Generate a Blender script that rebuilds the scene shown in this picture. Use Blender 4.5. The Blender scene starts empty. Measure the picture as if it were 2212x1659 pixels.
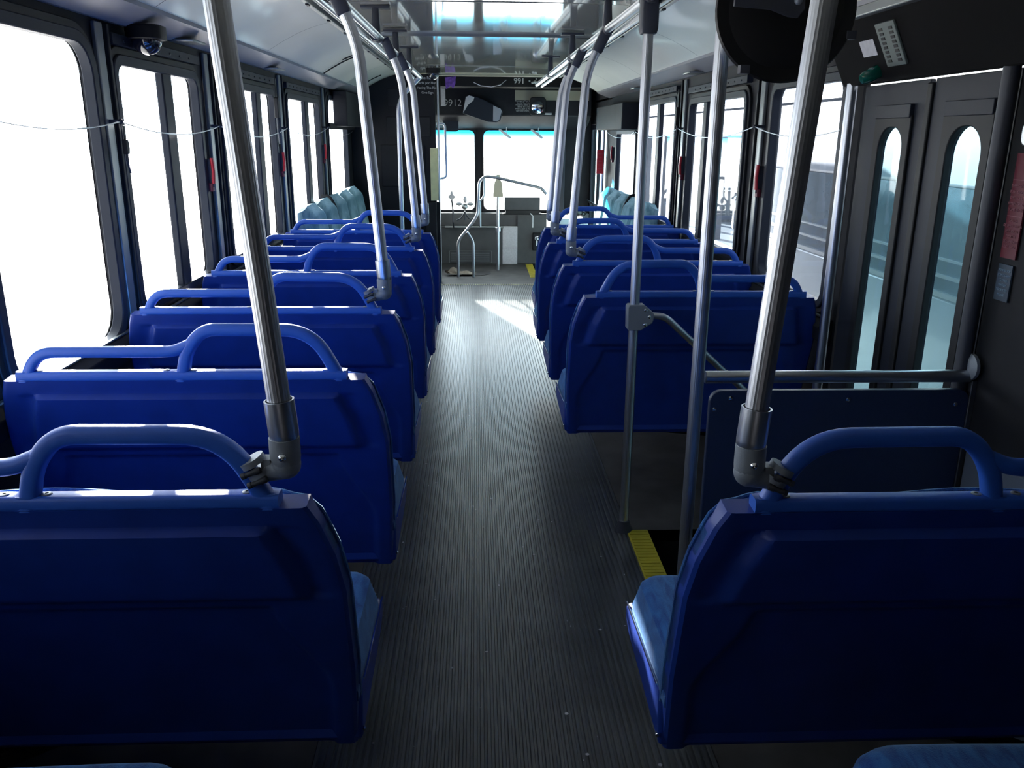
import bpy, bmesh, math, random
from mathutils import Vector, Matrix
random.seed(7)
S = bpy.context.scene
COL = S.collection

# ------------------------------------------------------------------ camera
cd = bpy.data.cameras.new('camera'); cam = bpy.data.objects.new('camera', cd); COL.objects.link(cam)
cd.sensor_fit = 'HORIZONTAL'; cd.sensor_width = 36.0; cd.lens = 1800 / 2212 * 36.0
cd.clip_start = 0.02; cd.clip_end = 300
_p, _y, _r = math.radians(16.703), math.radians(2.494), math.radians(.42)
_f = Vector((math.sin(_y) * math.cos(_p), math.cos(_y) * math.cos(_p), -math.sin(_p)))
_r0 = Vector((math.cos(_y), -math.sin(_y), 0)); _u0 = _r0.cross(_f)
_A = _r0 * math.cos(_r) + _u0 * math.sin(_r); _B = -_r0 * math.sin(_r) + _u0 * math.cos(_r)
M = Matrix((_A, _B, -_f)).transposed().to_4x4(); M.translation = Vector((0, 0, 1.45))
cam.matrix_world = M
S.camera = cam

# ------------------------------------------------------------------ view, sky, sun
S.view_settings.view_transform = 'Standard'; S.view_settings.look = 'None'
S.view_settings.gamma = 1.0; S.view_settings.use_curve_mapping = False
S.view_settings.exposure = 0.0
W = bpy.data.worlds.new('sky'); S.world = W; W.use_nodes = True
bg = W.node_tree.nodes['Background']
bg.inputs['Color'].default_value = (0.86, 0.94, 1.0, 1); bg.inputs['Strength'].default_value = 3.2
_nt = W.node_tree      # clear sky, brighter and warmer around the sun
_tc = _nt.nodes.new('ShaderNodeTexCoord'); _nm = _nt.nodes.new('ShaderNodeVectorMath'); _nm.operation = 'NORMALIZE'
_dt = _nt.nodes.new('ShaderNodeVectorMath'); _dt.operation = 'DOT_PRODUCT'; _dt.inputs[1].default_value = Vector((-.317, 1.0, .25)).normalized()
_mx = _nt.nodes.new('ShaderNodeMath'); _mx.operation = 'MAXIMUM'; _mx.inputs[1].default_value = 0
_pw = _nt.nodes.new('ShaderNodeMath'); _pw.operation = 'POWER'; _pw.inputs[1].default_value = 5
_ma = _nt.nodes.new('ShaderNodeMath'); _ma.operation = 'MULTIPLY_ADD'; _ma.inputs[1].default_value = 11.0; _ma.inputs[2].default_value = 2.1
_nt.links.new(_tc.outputs['Generated'], _nm.inputs[0]); _nt.links.new(_nm.outputs[0], _dt.inputs[0]); _nt.links.new(_dt.outputs['Value'], _mx.inputs[0])
_nt.links.new(_mx.outputs[0], _pw.inputs[0]); _nt.links.new(_pw.outputs[0], _ma.inputs[0]); _nt.links.new(_ma.outputs[0], bg.inputs['Strength'])
sd = bpy.data.lights.new('sun', 'SUN'); sd.energy = 60.0; sd.angle = math.radians(0.6); sd.color = (1.0, .93, .84)
sun = bpy.data.objects.new('sun', sd); COL.objects.link(sun)
sun.rotation_euler = Vector((-.317, 1.0, .25)).to_track_quat('Z', 'Y').to_euler()
sun.location = (-3, 14, 4)

# ------------------------------------------------------------------ materials
def mat(name, col, rough=.5, metal=0.0, spec=.5, bump=0, bscale=200, coat=0, var=0, vscale=8, trans=0):
    m = bpy.data.materials.new(name); m.use_nodes = True
    nt = m.node_tree; b = nt.nodes['Principled BSDF']
    b.inputs['Base Color'].default_value = (*col, 1); b.inputs['Roughness'].default_value = rough
    b.inputs['Metallic'].default_value = metal; b.inputs['Specular IOR Level'].default_value = spec
    b.inputs['Coat Weight'].default_value = coat; b.inputs['Coat Roughness'].default_value = .05
    tc = nt.nodes.new('ShaderNodeTexCoord')
    if bump:
        n = nt.nodes.new('ShaderNodeTexNoise'); n.inputs['Scale'].default_value = bscale; n.inputs['Detail'].default_value = 3
        nt.links.new(tc.outputs['Object'], n.inputs['Vector'])
        bn = nt.nodes.new('ShaderNodeBump'); bn.inputs['Strength'].default_value = bump; bn.inputs['Distance'].default_value = .002
        nt.links.new(n.outputs['Fac'], bn.inputs['Height']); nt.links.new(bn.outputs['Normal'], b.inputs['Normal'])
    if var:
        n2 = nt.nodes.new('ShaderNodeTexNoise'); n2.inputs['Scale'].default_value = vscale; n2.inputs['Detail'].default_value = 5
        nt.links.new(tc.outputs['Object'], n2.inputs['Vector'])
        r = nt.nodes.new('ShaderNodeValToRGB')
        r.color_ramp.elements[0].position = .3; r.color_ramp.elements[1].position = .7
        r.color_ramp.elements[0].color = (*[c * (1 - var) for c in col], 1)
        r.color_ramp.elements[1].color = (*[min(1, c * (1 + var)) for c in col], 1)
        nt.links.new(n2.outputs['Fac'], r.inputs['Fac']); nt.links.new(r.outputs['Color'], b.inputs['Base Color'])
    return m

def fabric_mat(name, a, c, scale=60):
    m = mat(name, a, .95, spec=.15, bump=.6, bscale=500)
    nt = m.node_tree; b = nt.nodes['Principled BSDF']
    tc = nt.nodes.new('ShaderNodeTexCoord'); mp = nt.nodes.new('ShaderNodeMapping'); mp.inputs['Scale'].default_value = (1, .25, .25)
    n = nt.nodes.new('ShaderNodeTexNoise'); n.inputs['Scale'].default_value = scale; n.inputs['Detail'].default_value = 6; n.inputs['Distortion'].default_value = .6
    r = nt.nodes.new('ShaderNodeValToRGB'); r.color_ramp.elements[0].position = .38; r.color_ramp.elements[1].position = .62
    r.color_ramp.elements[0].color = (*a, 1); r.color_ramp.elements[1].color = (*c, 1)
    nt.links.new(tc.outputs['Object'], mp.inputs['Vector']); nt.links.new(mp.outputs['Vector'], n.inputs['Vector'])
    nt.links.new(n.outputs['Fac'], r.inputs['Fac']); nt.links.new(r.outputs['Color'], b.inputs['Base Color'])
    b.inputs['Sheen Weight'].default_value = .5; b.inputs['Sheen Tint'].default_value = (.5, .8, 1, 1)
    return m

def glass_mat(name, tint=(1, 1, 1), haze=0.0, hcol=(.6, .7, .75), band=None):
    m = bpy.data.materials.new(name); m.use_nodes = True; nt = m.node_tree; nt.nodes.clear()
    out = nt.nodes.new('ShaderNodeOutputMaterial')
    tr = nt.nodes.new('ShaderNodeBsdfTransparent'); tr.inputs['Color'].default_value = (*tint, 1)
    gl = nt.nodes.new('ShaderNodeBsdfGlossy'); gl.inputs['Roughness'].default_value = .02
    lw = nt.nodes.new('ShaderNodeLayerWeight'); lw.inputs['Blend'].default_value = .5
    pw = nt.nodes.new('ShaderNodeMath'); pw.operation = 'POWER'; pw.inputs[1].default_value = 5.0; nt.links.new(lw.outputs['Facing'], pw.inputs[0])
    fr = nt.nodes.new('ShaderNodeMath'); fr.operation = 'MULTIPLY_ADD'; fr.inputs[1].default_value = .5; fr.inputs[2].default_value = .03; nt.links.new(pw.outputs[0], fr.inputs[0])
    mx = nt.nodes.new('ShaderNodeMixShader')
    nt.links.new(fr.outputs[0], mx.inputs[0]); nt.links.new(tr.outputs[0], mx.inputs[1]); nt.links.new(gl.outputs[0], mx.inputs[2])
    last = mx
    if haze:
        df = nt.nodes.new('ShaderNodeBsdfTranslucent'); df.inputs['Color'].default_value = (*hcol, 1)
        n = nt.nodes.new('ShaderNodeTexNoise'); n.inputs['Scale'].default_value = 3.0; n.inputs['Detail'].default_value = 4
        tc = nt.nodes.new('ShaderNodeTexCoord'); nt.links.new(tc.outputs['Object'], n.inputs['Vector'])
        mu = nt.nodes.new('ShaderNodeMath'); mu.operation = 'MULTIPLY'; mu.inputs[1].default_value = haze * 2
        nt.links.new(n.outputs['Fac'], mu.inputs[0])
        m2 = nt.nodes.new('ShaderNodeMixShader'); nt.links.new(mu.outputs[0], m2.inputs[0])
        nt.links.new(last.outputs[0], m2.inputs[1]); nt.links.new(df.outputs[0], m2.inputs[2]); last = m2
    if band:   # coloured sun band along the top of the pane, object z from band[0] to band[1]
        tc = nt.nodes.new('ShaderNodeTexCoord'); sp = nt.nodes.new('ShaderNodeSeparateXYZ'); nt.links.new(tc.outputs['Object'], sp.inputs[0])
        mr = nt.nodes.new('ShaderNodeMapRange'); mr.inputs['From Min'].default_value = band[0]; mr.inputs['From Max'].default_value = band[1]
        nt.links.new(sp.outputs['Z'], mr.inputs['Value'])
        mc = nt.nodes.new('ShaderNodeMix'); mc.data_type = 'RGBA'; mc.inputs['A'].default_value = (*tint, 1); mc.inputs['B'].default_value = (*band[2], 1)
        nt.links.new(mr.outputs['Result'], mc.inputs['Factor']); nt.links.new(mc.outputs['Result'], tr.inputs['Color'])
    nt.links.new(last.outputs[0], out.inputs['Surface'])
    return m

MT = dict(
    blue=mat('blue_plastic', (.007, .038, .28), .44, bump=.12, bscale=900, var=.12, vscale=14),
    blue_h=mat('blue_handle_plastic', (.026, .12, .56), .42, bump=.15, bscale=900),
    fabric=fabric_mat('blue_fabric', (.006, .045, .24), (.024, .13, .42)),
    teal=fabric_mat('teal_fabric', (.14, .27, .31), (.30, .47, .52), 30),
    steel=mat('brushed_steel', (.60, .62, .66), .36, 1.0, bump=.05, bscale=300),
    satin=mat('satin_steel', (.62, .65, .70), .32, 1.0),
    grey_fit=mat('grey_cast_fitting', (.24, .27, .31), .5, .2, bump=.2, bscale=600),
    dark_fit=mat('dark_cast_fitting', (.05, .055, .07), .5, .2),
    chrome=mat('chrome', (.85, .87, .9), .08, 1.0),
    black=mat('black_rubber', (.010, .011, .013), .55, spec=.4),
    blackp=mat('black_paint', (.006, .006, .007), .45, spec=.3),
    dark=mat('dark_panel', (.020, .021, .026), .6, spec=.2, var=.2),
    frame=mat('window_frame_metal', (.018, .023, .036), .5, spec=.3),
    trim=mat('grey_trim_metal', (.28, .30, .30), .38, .6),
    cove=mat('cove_panel', (.82, .84, .76), .32, coat=.2, var=.05, vscale=2),
    lens=mat('lamp_lens', (.34, .34, .37), .3, spec=.4),
    ceil=mat('gloss_ceiling', (.80, .80, .70), .08, spec=.8, coat=1.0),
    cream=mat('cream_fibreglass', (.42, .40, .30), .35),
    navy=mat('navy_laminate', (.025, .045, .11), .42, bump=.5, bscale=500),
    floor=mat('ribbed_rubber', (.070, .078, .082), .30, spec=.7, var=.35, vscale=5),
    floorp=mat('plain_rubber', (.060, .058, .056), .6, spec=.3, var=.4, vscale=6),
    yellow=mat('yellow_nosing', (.42, .36, .03), .6, var=.15, vscale=20),
    red=mat('red_plastic', (.50, .015, .03), .35),
    maroon=mat('maroon_sign', (.15, .012, .03), .5),
    bluegrey=mat('blue_grey_sign', (.04, .07, .11), .5),
    white=mat('white_plastic', (.75, .76, .78), .4),
    print_=mat('white_print', (.62, .62, .62), .6),
    pinkprint=mat('pale_red_print', (.36, .15, .18), .6),
    blueprint=mat('pale_blue_print', (.25, .36, .48), .6),
    label=mat('paper_label', (.62, .62, .66), .7, var=.1, vscale=60),
    purple=mat('purple_tag', (.20, .08, .50), .6, var=.4, vscale=40),
    paleyel=mat('pale_yellow_board', (.72, .70, .42), .55, var=.1, vscale=12),
    green=mat('green_lens', (.0, .10, .07), .12, spec=.8, coat=.5),
    swplate=mat('switch_plate', (.13, .16, .15), .45),
    mirror=mat('mirror_glass', (.8, .82, .85), .03, 1.0),
    silver=mat('silver_shell', (.55, .57, .58), .28, .7),
    wire=mat('steel_wire', (.55, .57, .60), .35, .9),
    ground=mat('pale_concrete', (.55, .55, .54), .8, var=.1, vscale=1),
    buswhite=mat('bus_paint_white', (.34, .40, .43), .35, coat=.2, var=.05, vscale=2),
    busgrey=mat('bus_paint_grey', (.12, .13, .155), .4, var=.08, vscale=2),
    busglass=mat('dark_bus_glass', (.03, .06, .08), .12, spec=.8, var=.6, vscale=3),
    glass=glass_mat('clear_glass', (.97, .98, 1)),
    glassr=glass_mat('grey_glass', (.80, .84, .90), .10, (.55, .58, .66)),
    glassd=glass_mat('door_glass', (.64, .80, .86), .12, (.40, .60, .66)),
    glassc=glass_mat('pale_glass', (.80, .96, 1)),
    dash=mat('dash_grey', (.085, .09, .095), .6, spec=.3, var=.15),  # grey lightened to stand in for veiling glare at the front
    ledge=mat('wall_ledge_grey', (.12, .15, .20), .6, spec=.3),
    matte=mat('matte_black', (.006, .006, .007), .85, spec=.12),
    glassw=glass_mat('windscreen_glass', (.97, 1, 1), band=(.74, .86, (.10, .62, .85))),
    rag=mat('dirty_cloth', (.35, .30, .24), .9, bump=.5, bscale=60, var=.3, vscale=20),
    bag=mat('black_bag_vinyl', (.008, .008, .010), .3, bump=1.0, bscale=30),
)

# ------------------------------------------------------------------ geometry helper
class G:
    def __init__(s): s.v = []; s.f = []
    def add(s, V, F):
        o = len(s.v); s.v += [tuple(p) for p in V]; s.f += [tuple(i + o for i in f) for f in F]; return s
    def box(s, a, b):
        x0, y0, z0 = [min(a[i], b[i]) for i in range(3)]; x1, y1, z1 = [max(a[i], b[i]) for i in range(3)]
        V = [(x0, y0, z0), (x1, y0, z0), (x1, y1, z0), (x0, y1, z0), (x0, y0, z1), (x1, y0, z1), (x1, y1, z1), (x0, y1, z1)]
        return s.add(V, [(0, 3, 2, 1), (4, 5, 6, 7), (0, 1, 5, 4), (1, 2, 6, 5), (2, 3, 7, 6), (3, 0, 4, 7)])
    def prism(s, poly, axis, a, b):   # poly: 2-d points on the two other axes, extruded along axis
        n = len(poly)
        def P(q, t):
            return {0: (t, q[0], q[1]), 1: (q[0], t, q[1]), 2: (q[0], q[1], t)}[axis]
        V = [P(q, a) for q in poly] + [P(q, b) for q in poly]
        F = [(i, (i + 1) % n, n + (i + 1) % n, n + i) for i in range(n)] + [tuple(range(n))[::-1], tuple(range(n, 2 * n))]
        return s.add(V, F)
    def ring(s, outer, inner, axis, a, b):
        n = len(outer)
        def P(q, t):
            return {0: (t, q[0], q[1]), 1: (q[0], t, q[1]), 2: (q[0], q[1], t)}[axis]
        V = [P(q, a) for q in outer] + [P(q, a) for q in inner] + [P(q, b) for q in outer] + [P(q, b) for q in inner]
        F = []
        for i in range(n):
            j = (i + 1) % n
            F += [(i, j, n + j, n + i), (2 * n + i, 3 * n + i, 3 * n + j, 2 * n + j), (i, 2 * n + i, 2 * n + j, j), (n + i, n + j, 3 * n + j, 3 * n + i)]
        return s.add(V, F)
    def sweep(s, pts, sec, up=None, cap=True, scales=None):
        pts = [Vector(p) for p in pts]; n = len(sec); V = []; prev = None
        for i, p in enumerate(pts):
            t = (pts[min(i + 1, len(pts) - 1)] - pts[max(i - 1, 0)]).normalized()
            if up is not None:
                u = Vector(up); a = (u - t * u.dot(t)).normalized()
            elif prev is None:
                u = Vector((0, 0, 1)) if abs(t.z) < .9 else Vector((0, 1, 0)); a = (u - t * u.dot(t)).normalized()
            else:
                a = (prev - t * prev.dot(t)).normalized()
            prev = a; b = t.cross(a); k = scales[i] if scales else 1
            V += [p + a * (q[0] * k) + b * (q[1] * k) for q in sec]
        F = []
        for i in range(len(pts) - 1):
            for j in range(n):
                F.append((i * n + j, i * n + (j + 1) % n, (i + 1) * n + (j + 1) % n, (i + 1) * n + j))
        if cap: F += [tuple(range(n))[::-1], tuple(range((len(pts) - 1) * n, len(pts) * n))]
        return s.add(V, F)
    def tube(s, pts, r, n=12, **k): return s.sweep(pts, circ(r, n), **k)
    def sphere(s, c, r, nu=16, nv=10, sc=(1, 1, 1), vmax=1.0):
        V = [(c[0], c[1], c[2] + r * sc[2])]; F = []
        for i in range(1, nv + 1):
            th = math.pi * vmax * i / nv
            for j in range(nu):
                ph = 2 * math.pi * j / nu
                V.append((c[0] + r * sc[0] * math.sin(th) * math.cos(ph), c[1] + r * sc[1] * math.sin(th) * math.sin(ph), c[2] + r * sc[2] * math.cos(th)))
        for j in range(nu): F.append((0, 1 + j, 1 + (j + 1) % nu))
        for i in range(nv - 1):
            for j in range(nu):
                a = 1 + i * nu + j; b = 1 + i * nu + (j + 1) % nu
                F.append((a, a + nu, b + nu, b))
        return s.add(V, F)
    def lathe(s, prof, c, axis, n=20):   # prof: (radius, t) along axis vector from c
        ax = Vector(axis).normalized(); u = Vector((0, 0, 1)) if abs(ax.z) < .9 else Vector((1, 0, 0)); a = ax.orthogonal().normalized(); b = ax.cross(a); c = Vector(c)
        V = []; F = []
        for r, t in prof:
            for j in range(n):
                ph = 2 * math.pi * j / n; V.append(c + ax * t + (a * math.cos(ph) + b * math.sin(ph)) * r)
        for i in range(len(prof) - 1):
            for j in range(n): F.append((i * n + j, i * n + (j + 1) % n, (i + 1) * n + (j + 1) % n, (i + 1) * n + j))
        F += [tuple(range(n))[::-1], tuple(range((len(prof) - 1) * n, len(prof) * n))]
        return s.add(V, F)
    def grid(s, fn, nu, nv):
        V = [fn(i / nu, j / nv) for j in range(nv + 1) for i in range(nu + 1)]
        F = [(j * (nu + 1) + i, j * (nu + 1) + i + 1, (j + 1) * (nu + 1) + i + 1, (j + 1) * (nu + 1) + i) for j in range(nv) for i in range(nu)]
        return s.add(V, F)

def circ(r, n=12): return [(r * math.cos(2 * math.pi * i / n), r * math.sin(2 * math.pi * i / n)) for i in range(n)]
def flute(r, k=22, d=.0007):
    n = k * 3; return [((r - (d if i % 3 == 0 else 0)) * math.cos(2 * math.pi * i / n), (r - (d if i % 3 == 0 else 0)) * math.sin(2 * math.pi * i / n)) for i in range(n)]
def rrect(w, h, r, k=3):
    P = []
    for cx, cy, a0 in ((w / 2 - r, h / 2 - r, 0), (-w / 2 + r, h / 2 - r, 90), (-w / 2 + r, -h / 2 + r, 180), (w / 2 - r, -h / 2 + r, 270)):
        for i in range(k + 1):
            a = math.radians(a0 + 90 * i / k); P.append((cx + r * math.cos(a), cy + r * math.sin(a)))
    return P
def rr2(x0, z0, x1, z1, r, k=6):
    return [(q[0] + (x0 + x1) / 2, q[1] + (z0 + z1) / 2) for q in rrect(x1 - x0, z1 - z0, r, k)]
def fillet(pts, rad, k=6):
    pts = [Vector(p) for p in pts]; out = [pts[0]]
    for i in range(1, len(pts) - 1):
        a, b, c = pts[i - 1], pts[i], pts[i + 1]; r = rad[i] if isinstance(rad, (list, tuple)) else rad
        d = min(r, (a - b).length * .49, (c - b).length * .49)
        p0 = b + (a - b).normalized() * d; p1 = b + (c - b).normalized() * d
        for j in range(k + 1):
            t = j / k; out.append(p0 * (1 - t) ** 2 + b * 2 * t * (1 - t) + p1 * t * t)
    out.append(pts[-1]); return out
def sstep(a, b, x):
    t = max(0, min(1, (x - a) / (b - a))); return t * t * (3 - 2 * t)

def obj(name, g, m, parent=None, smooth=True, bevel=0, ang=35, seg=2, label=None):
    me = bpy.data.meshes.new(name); me.from_pydata([tuple(v) for v in g.v], [], g.f); me.validate(); me.update()
    bm = bmesh.new(); bm.from_mesh(me); bmesh.ops.recalc_face_normals(bm, faces=bm.faces); bm.to_mesh(me); bm.free()
    if smooth:
        for p in me.polygons: p.use_smooth = True
        me.set_sharp_from_angle(angle=math.radians(ang))
    me.materials.append(MT[m] if isinstance(m, str) else m)
    o = bpy.data.objects.new(name, me); COL.objects.link(o)
    if parent: o.parent = parent
    if bevel:
        b = o.modifiers.new('bevel', 'BEVEL'); b.width = bevel; b.segments = seg; b.limit_method = 'ANGLE'; b.angle_limit = math.radians(40)
    if label: o['label'] = label
    return o
def tag(o, label, cat, group=None, kind=None):
    o['label'] = label; o['category'] = cat
    if group: o['group'] = group
    if kind: o['kind'] = kind
    return o
def thing(name, label, cat, loc=(0, 0, 0), group=None, rot=(0, 0, 0)):
    o = bpy.data.objects.new(name, None); COL.objects.link(o); o.location = loc; o.rotation_euler = rot; o.empty_display_size = .05
    return tag(o, label, cat, group)
def struct(name, g, m, parent=None, **k):
    o = obj(name, g, m, parent, **k)
    if not parent: o['kind'] = 'structure'
    return o
KIDS = {}
def copy_tree(src, loc, label, group=None):
    def cp(o, par):
        c = o.copy(); COL.objects.link(c)
        if par: c.parent = par; c.matrix_parent_inverse = Matrix()
        for ch in [x for x in ALL if x.parent == o]: cp(ch, c)
        return c
    ALL = [x for x in COL.objects]
    r = cp(src, None); r.location = loc; r['label'] = label
    if group: r['group'] = group
    return r
FONT = None
def text(name, s, size, m, loc, rot, parent=None, align='CENTER', bold=0.0, spacing=1.0, line=1.0):
    c = bpy.data.curves.new(name, 'FONT'); c.body = s; c.size = size; c.align_x = align; c.align_y = 'CENTER'
    c.extrude = .0006; c.offset = bold; c.space_character = spacing; c.space_line = line
    t = bpy.data.objects.new(name, c); COL.objects.link(t)
    dg = bpy.context.evaluated_depsgraph_get(); me = bpy.data.meshes.new_from_object(t.evaluated_get(dg))
    bpy.data.objects.remove(t); me.name = name
    me.materials.clear(); me.materials.append(MT[m])
    o = bpy.data.objects.new(name, me); COL.objects.link(o); o.location = loc; o.rotation_euler = rot
    if parent: o.parent = parent
    return o
ROTB = (math.radians(90), 0, 0)                       # faces the rear of the bus (towards -y)
ROTR = (math.radians(90), 0, math.radians(-90))       # on the right wall, faces -x

XL, XR = -1.20, 1.31          # inner faces of the side walls
YF, YB = 9.95, -1.6           # front and rear ends

# ================================================================== FLOOR
g = G()
pitch = .0175; x = -.40; prof = []
while x < .565:
    prof += [(x, -.003), (x + .002, .0032), (x + .0095, .0032), (x + .0115, -.003)]; x += pitch
x1 = prof[-1][0]
n = len(prof); ys = [YB, 2.0, 5.0, 8.28]
V = [(p[0], y, p[1]) for y in ys for p in prof]
F = [(j * n + i, j * n + i + 1, (j + 1) * n + i + 1, (j + 1) * n + i) for j in range(len(ys) - 1) for i in range(n - 1)]
g.add(V, F)
fl = struct('floor', g, 'floor', smooth=False)
g = G()
g.box((XL - .02, YB, -.05), (-.40, 8.28, 0)).box((-.40, YB, -.05), (x1, 8.28, -.004))
g.box((XL - .02, 8.28, -.05), (.64, YF, 0.002))
g.box((x1, YB, -.05), (XR + .02, 2.02, 0)).box((x1, 2.02, -.05), (.57, 2.875, 0)).box((x1, 2.875, -.05), (XR + .02, 8.7, 0.0005))
struct('floor_base', g, 'floorp', smooth=False).name = 'floor'
g = G()     # stepwell at the rear door
g.box((.60, 2.02, -.40), (XR + .05, 2.875, -.36)).box((.98, 2.02, -.36), (XR, 2.875, -.18)) if False else None
g.box((.645, 2.02, -.42), (XR + .03, 2.875, -.38)).box((.645, 2.02, -.38), (.95, 2.875, -.20))
g.box((.63, 2.02, -.40), (.645, 2.875, -.002)).box((.63, 2.875, -.42), (XR + .05, 2.89, -.002)).box((.63, 2.005, -.42), (XR + .05, 2.02, -.002))
struct('trim_1', g, 'blackp', smooth=False)
g = G()     # stepwell at the front door
g.box((.655, 8.72, -.42), (XR + .03, YF, -.38)).box((.64, 8.70, -.42), (XR + .05, 8.72, -.002)).box((.64, 8.72, -.40), (.655, YF, -.01)).box((.655, 8.72, -.38), (.95, YF, -.2))
struct('trim_2', g, 'floorp', smooth=False)
def nosing(y0, y1, label):
    g = G(); g.box((.566, y0, .0), (.646, y1, .006))
    y = y0 + .012
    while y < y1 - .01:
        g.box((.572, y, .006), (.640, y + .008, .0085)); y += .022
    return tag(obj('step_nosing', g, 'yellow', smooth=False), label, 'step edge', 'yellow step edges')
nosing(2.02, 2.865, 'ridged yellow step edge at the rear door beside the foot of the tall pole')
nosing(8.72, 9.66, 'yellow step edge at the front door beside the white dash panel')
g = G()
for i in range(48): g.box((-.375 + i * .0212, 8.275, .003), (-.365 + i * .0212, 8.292, .0062))
tag(obj('floor_line', g, 'paleyel', smooth=False), 'thin dotted yellow standing line across the aisle floor by the front', 'floor line')
g = G()   # scraps and grit trodden into the aisle
for i in range(150):
    yy = random.uniform(1.3, 7.5); xx = random.uniform(-.34, .52); s = random.uniform(.0015, .004)
    g.sphere((xx, yy, .0035), s, 5, 3, (random.uniform(.6, 2), random.uniform(.6, 2), .25))
tag(obj('floor_grit', g, 'label', smooth=False), 'pale crumbs and dust specks scattered over the ribbed aisle floor', 'dirt', kind='stuff')

# ================================================================== SIDE WALLS
# windows: (y0, y1, z0, z1)
LW = [(.30, .80, .90, 1.71), (1.05, 1.93, .82, 1.71), (2.10, 2.79, .80, 1.71), (2.975, 3.80, .85, 1.665), (4.14, 5.20, .86, 1.66), (5.56, 6.66, .86, 1.66), (7.05, 8.04, .86, 1.71)]  # first two are unseen, added and sized to light the near seats
RW = [(3.04, 3.77, .845, 1.645), (4.16, 5.24, .87, 1.635), (5.62, 6.66, .87, 1.665), (6.98, 7.92, .87, 1.46)]
def wall(side, X, wins, name, y0=YB, y1=YF):
    d = .022 * (-1 if side == 'left' else 1); a, b = X, X + d
    g = G(); zt = 1.80
    ys = y0
    for (w0, w1, z0, z1) in wins:
        g.box((a, ys, 0), (b, w0, zt)); g.box((a, w0, -.02), (b, w1, z0)); g.box((a, w0, z1), (b, w1, zt)); ys = w1
    g.box((a, ys, 0), (b, y1, zt))
    return struct(name, g, 'dark', smooth=False)
wall('left', XL, LW[:-1] + [(7.05, 7.05001, 1.47, 1.48)] if False else LW, 'wall_left', y1=8.55)
# the driver's side window and wall in front of the bulkhead
g = G(); g.box((XL, 8.55, -.02), (XL - .022, YF, .8)).box((XL, 8.55, 1.5), (XL - .022, YF, 1.8)).box((XL, 9.75, .8), (XL - .022, YF, 1.5)).box((XL, 8.55, .8), (XL - .022, 8.68, 1.5))
struct('wall_driver', g, 'dark', smooth=False).name = 'wall_left'
g = G(); d = .022
g.box((XR, YB, 0), (XR + d, 2.072, 1.80)).box((XR, 2.02, 1.62), (XR + d, 2.93, 1.80)).box((XR, 2.93, -.02), (XR + d, 3.04, 1.8))
ys = 3.04
for (w0, w1, z0, z1) in RW:
    g.box((XR, ys, 0), (XR + d, w0, 1.8)); g.box((XR, w0, -.02), (XR + d, w1, z0)); g.box((XR, w0, z1), (XR + d, w1, 1.8)); ys = w1
g.box((XR, ys, 0), (XR + d, 8.62, 1.8)).box((XR, 8.62, 1.56), (XR + d, YF, 1.8)).box((XR, 9.85, -.4), (XR + d, YF, 1.6))
struct('wall_right', g, 'dark', smooth=False)
g = G(); g.box((1.285, .8, 0), (1.309, 2.0, .68)); struct('trim_60', g, 'ledge', bevel=.003)
g = G(); g.box((XL - .07, YB - .05, -.05), (XR + .07, YB, 2.1)); struct('wall_rear', g, 'dark', smooth=False)

wn = [0]
def window(side, w, glassm, mull=None, fr=.05, rc=.07, sliding=True):
    wn[0] += 1
    X = XL if side == 'left' else XR; s = 1 if side == 'left' else -1   # s points inwards
    y0, y1, z0, z1 = w
    r = bpy.data.objects.new('window_%d' % wn[0], None); COL.objects.link(r); r.location = (X, (y0 + y1) / 2, z0); r['kind'] = 'structure'
    cy, cz = (y0 + y1) / 2, z0
    def R(a, b, c, d_, rr, k=6): return [(q[0] - cy, q[1] - cz) for q in rr2(a, b, c, d_, rr, k)]
    o1 = R(y0 - fr, z0 - fr * .8, y1 + fr, z1 + fr, rc + fr * .8); i1 = R(y0, z0, y1, z1, rc)
    g = G(); g.ring(o1, i1, 0, -s * .010, s * .014); obj('rubber_seal', g, 'black', r, bevel=.003)
    o2 = R(y0 - fr * .55, z0 - fr * .45, y1 + fr * .55, z1 + fr * .55, rc + fr * .4); i2 = R(y0 + .006, z0 + .006, y1 - .006, z1 - .006, rc - .006)
    g = G(); g.ring(o2, i2, 0, -s * .012, s * .024); obj('frame', g, 'frame', r, bevel=.004)
    g = G(); g.box((-s * .0165, y0 - cy - .005, z0 - cz - .005), (-s * .0135, y1 - cy + .005, z1 - cz + .005))
    obj('pane', g, glassm, r, smooth=False)
    # flat filler behind rounded corners so no light leaks
    ro = [(q[0], q[1]) for q in R(y0 - .01, z0 - .01, y1 + .01, z1 + .01, .001)]
    g = G(); g.ring(ro, R(y0, z0, y1, z1, rc), 0, -s * .021, -s * .0175); obj('corner_filler', g, 'black', r, smooth=False)
    if mull:
        m0, m1 = mull
        g = G(); g.box((-s * .012, m0 - cy, .0), (s * .018, m1 - cy, z1 - z0)); obj('mullion', g, 'frame', r, bevel=.006)
    return r
LM = [None, None, None, (3.40, 3.50), (4.80, 4.90), (6.14, 6.26), None]
for w, m in zip(LW, LM): window('left', w, 'glass', m, fr=.055, rc=.10 if m is None else .05)
for w, m in zip(RW, [None, (4.86, 4.94), (6.10, 6.20), None]): window('right', w, 'glassr', m, fr=.05, rc=.05)
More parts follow.
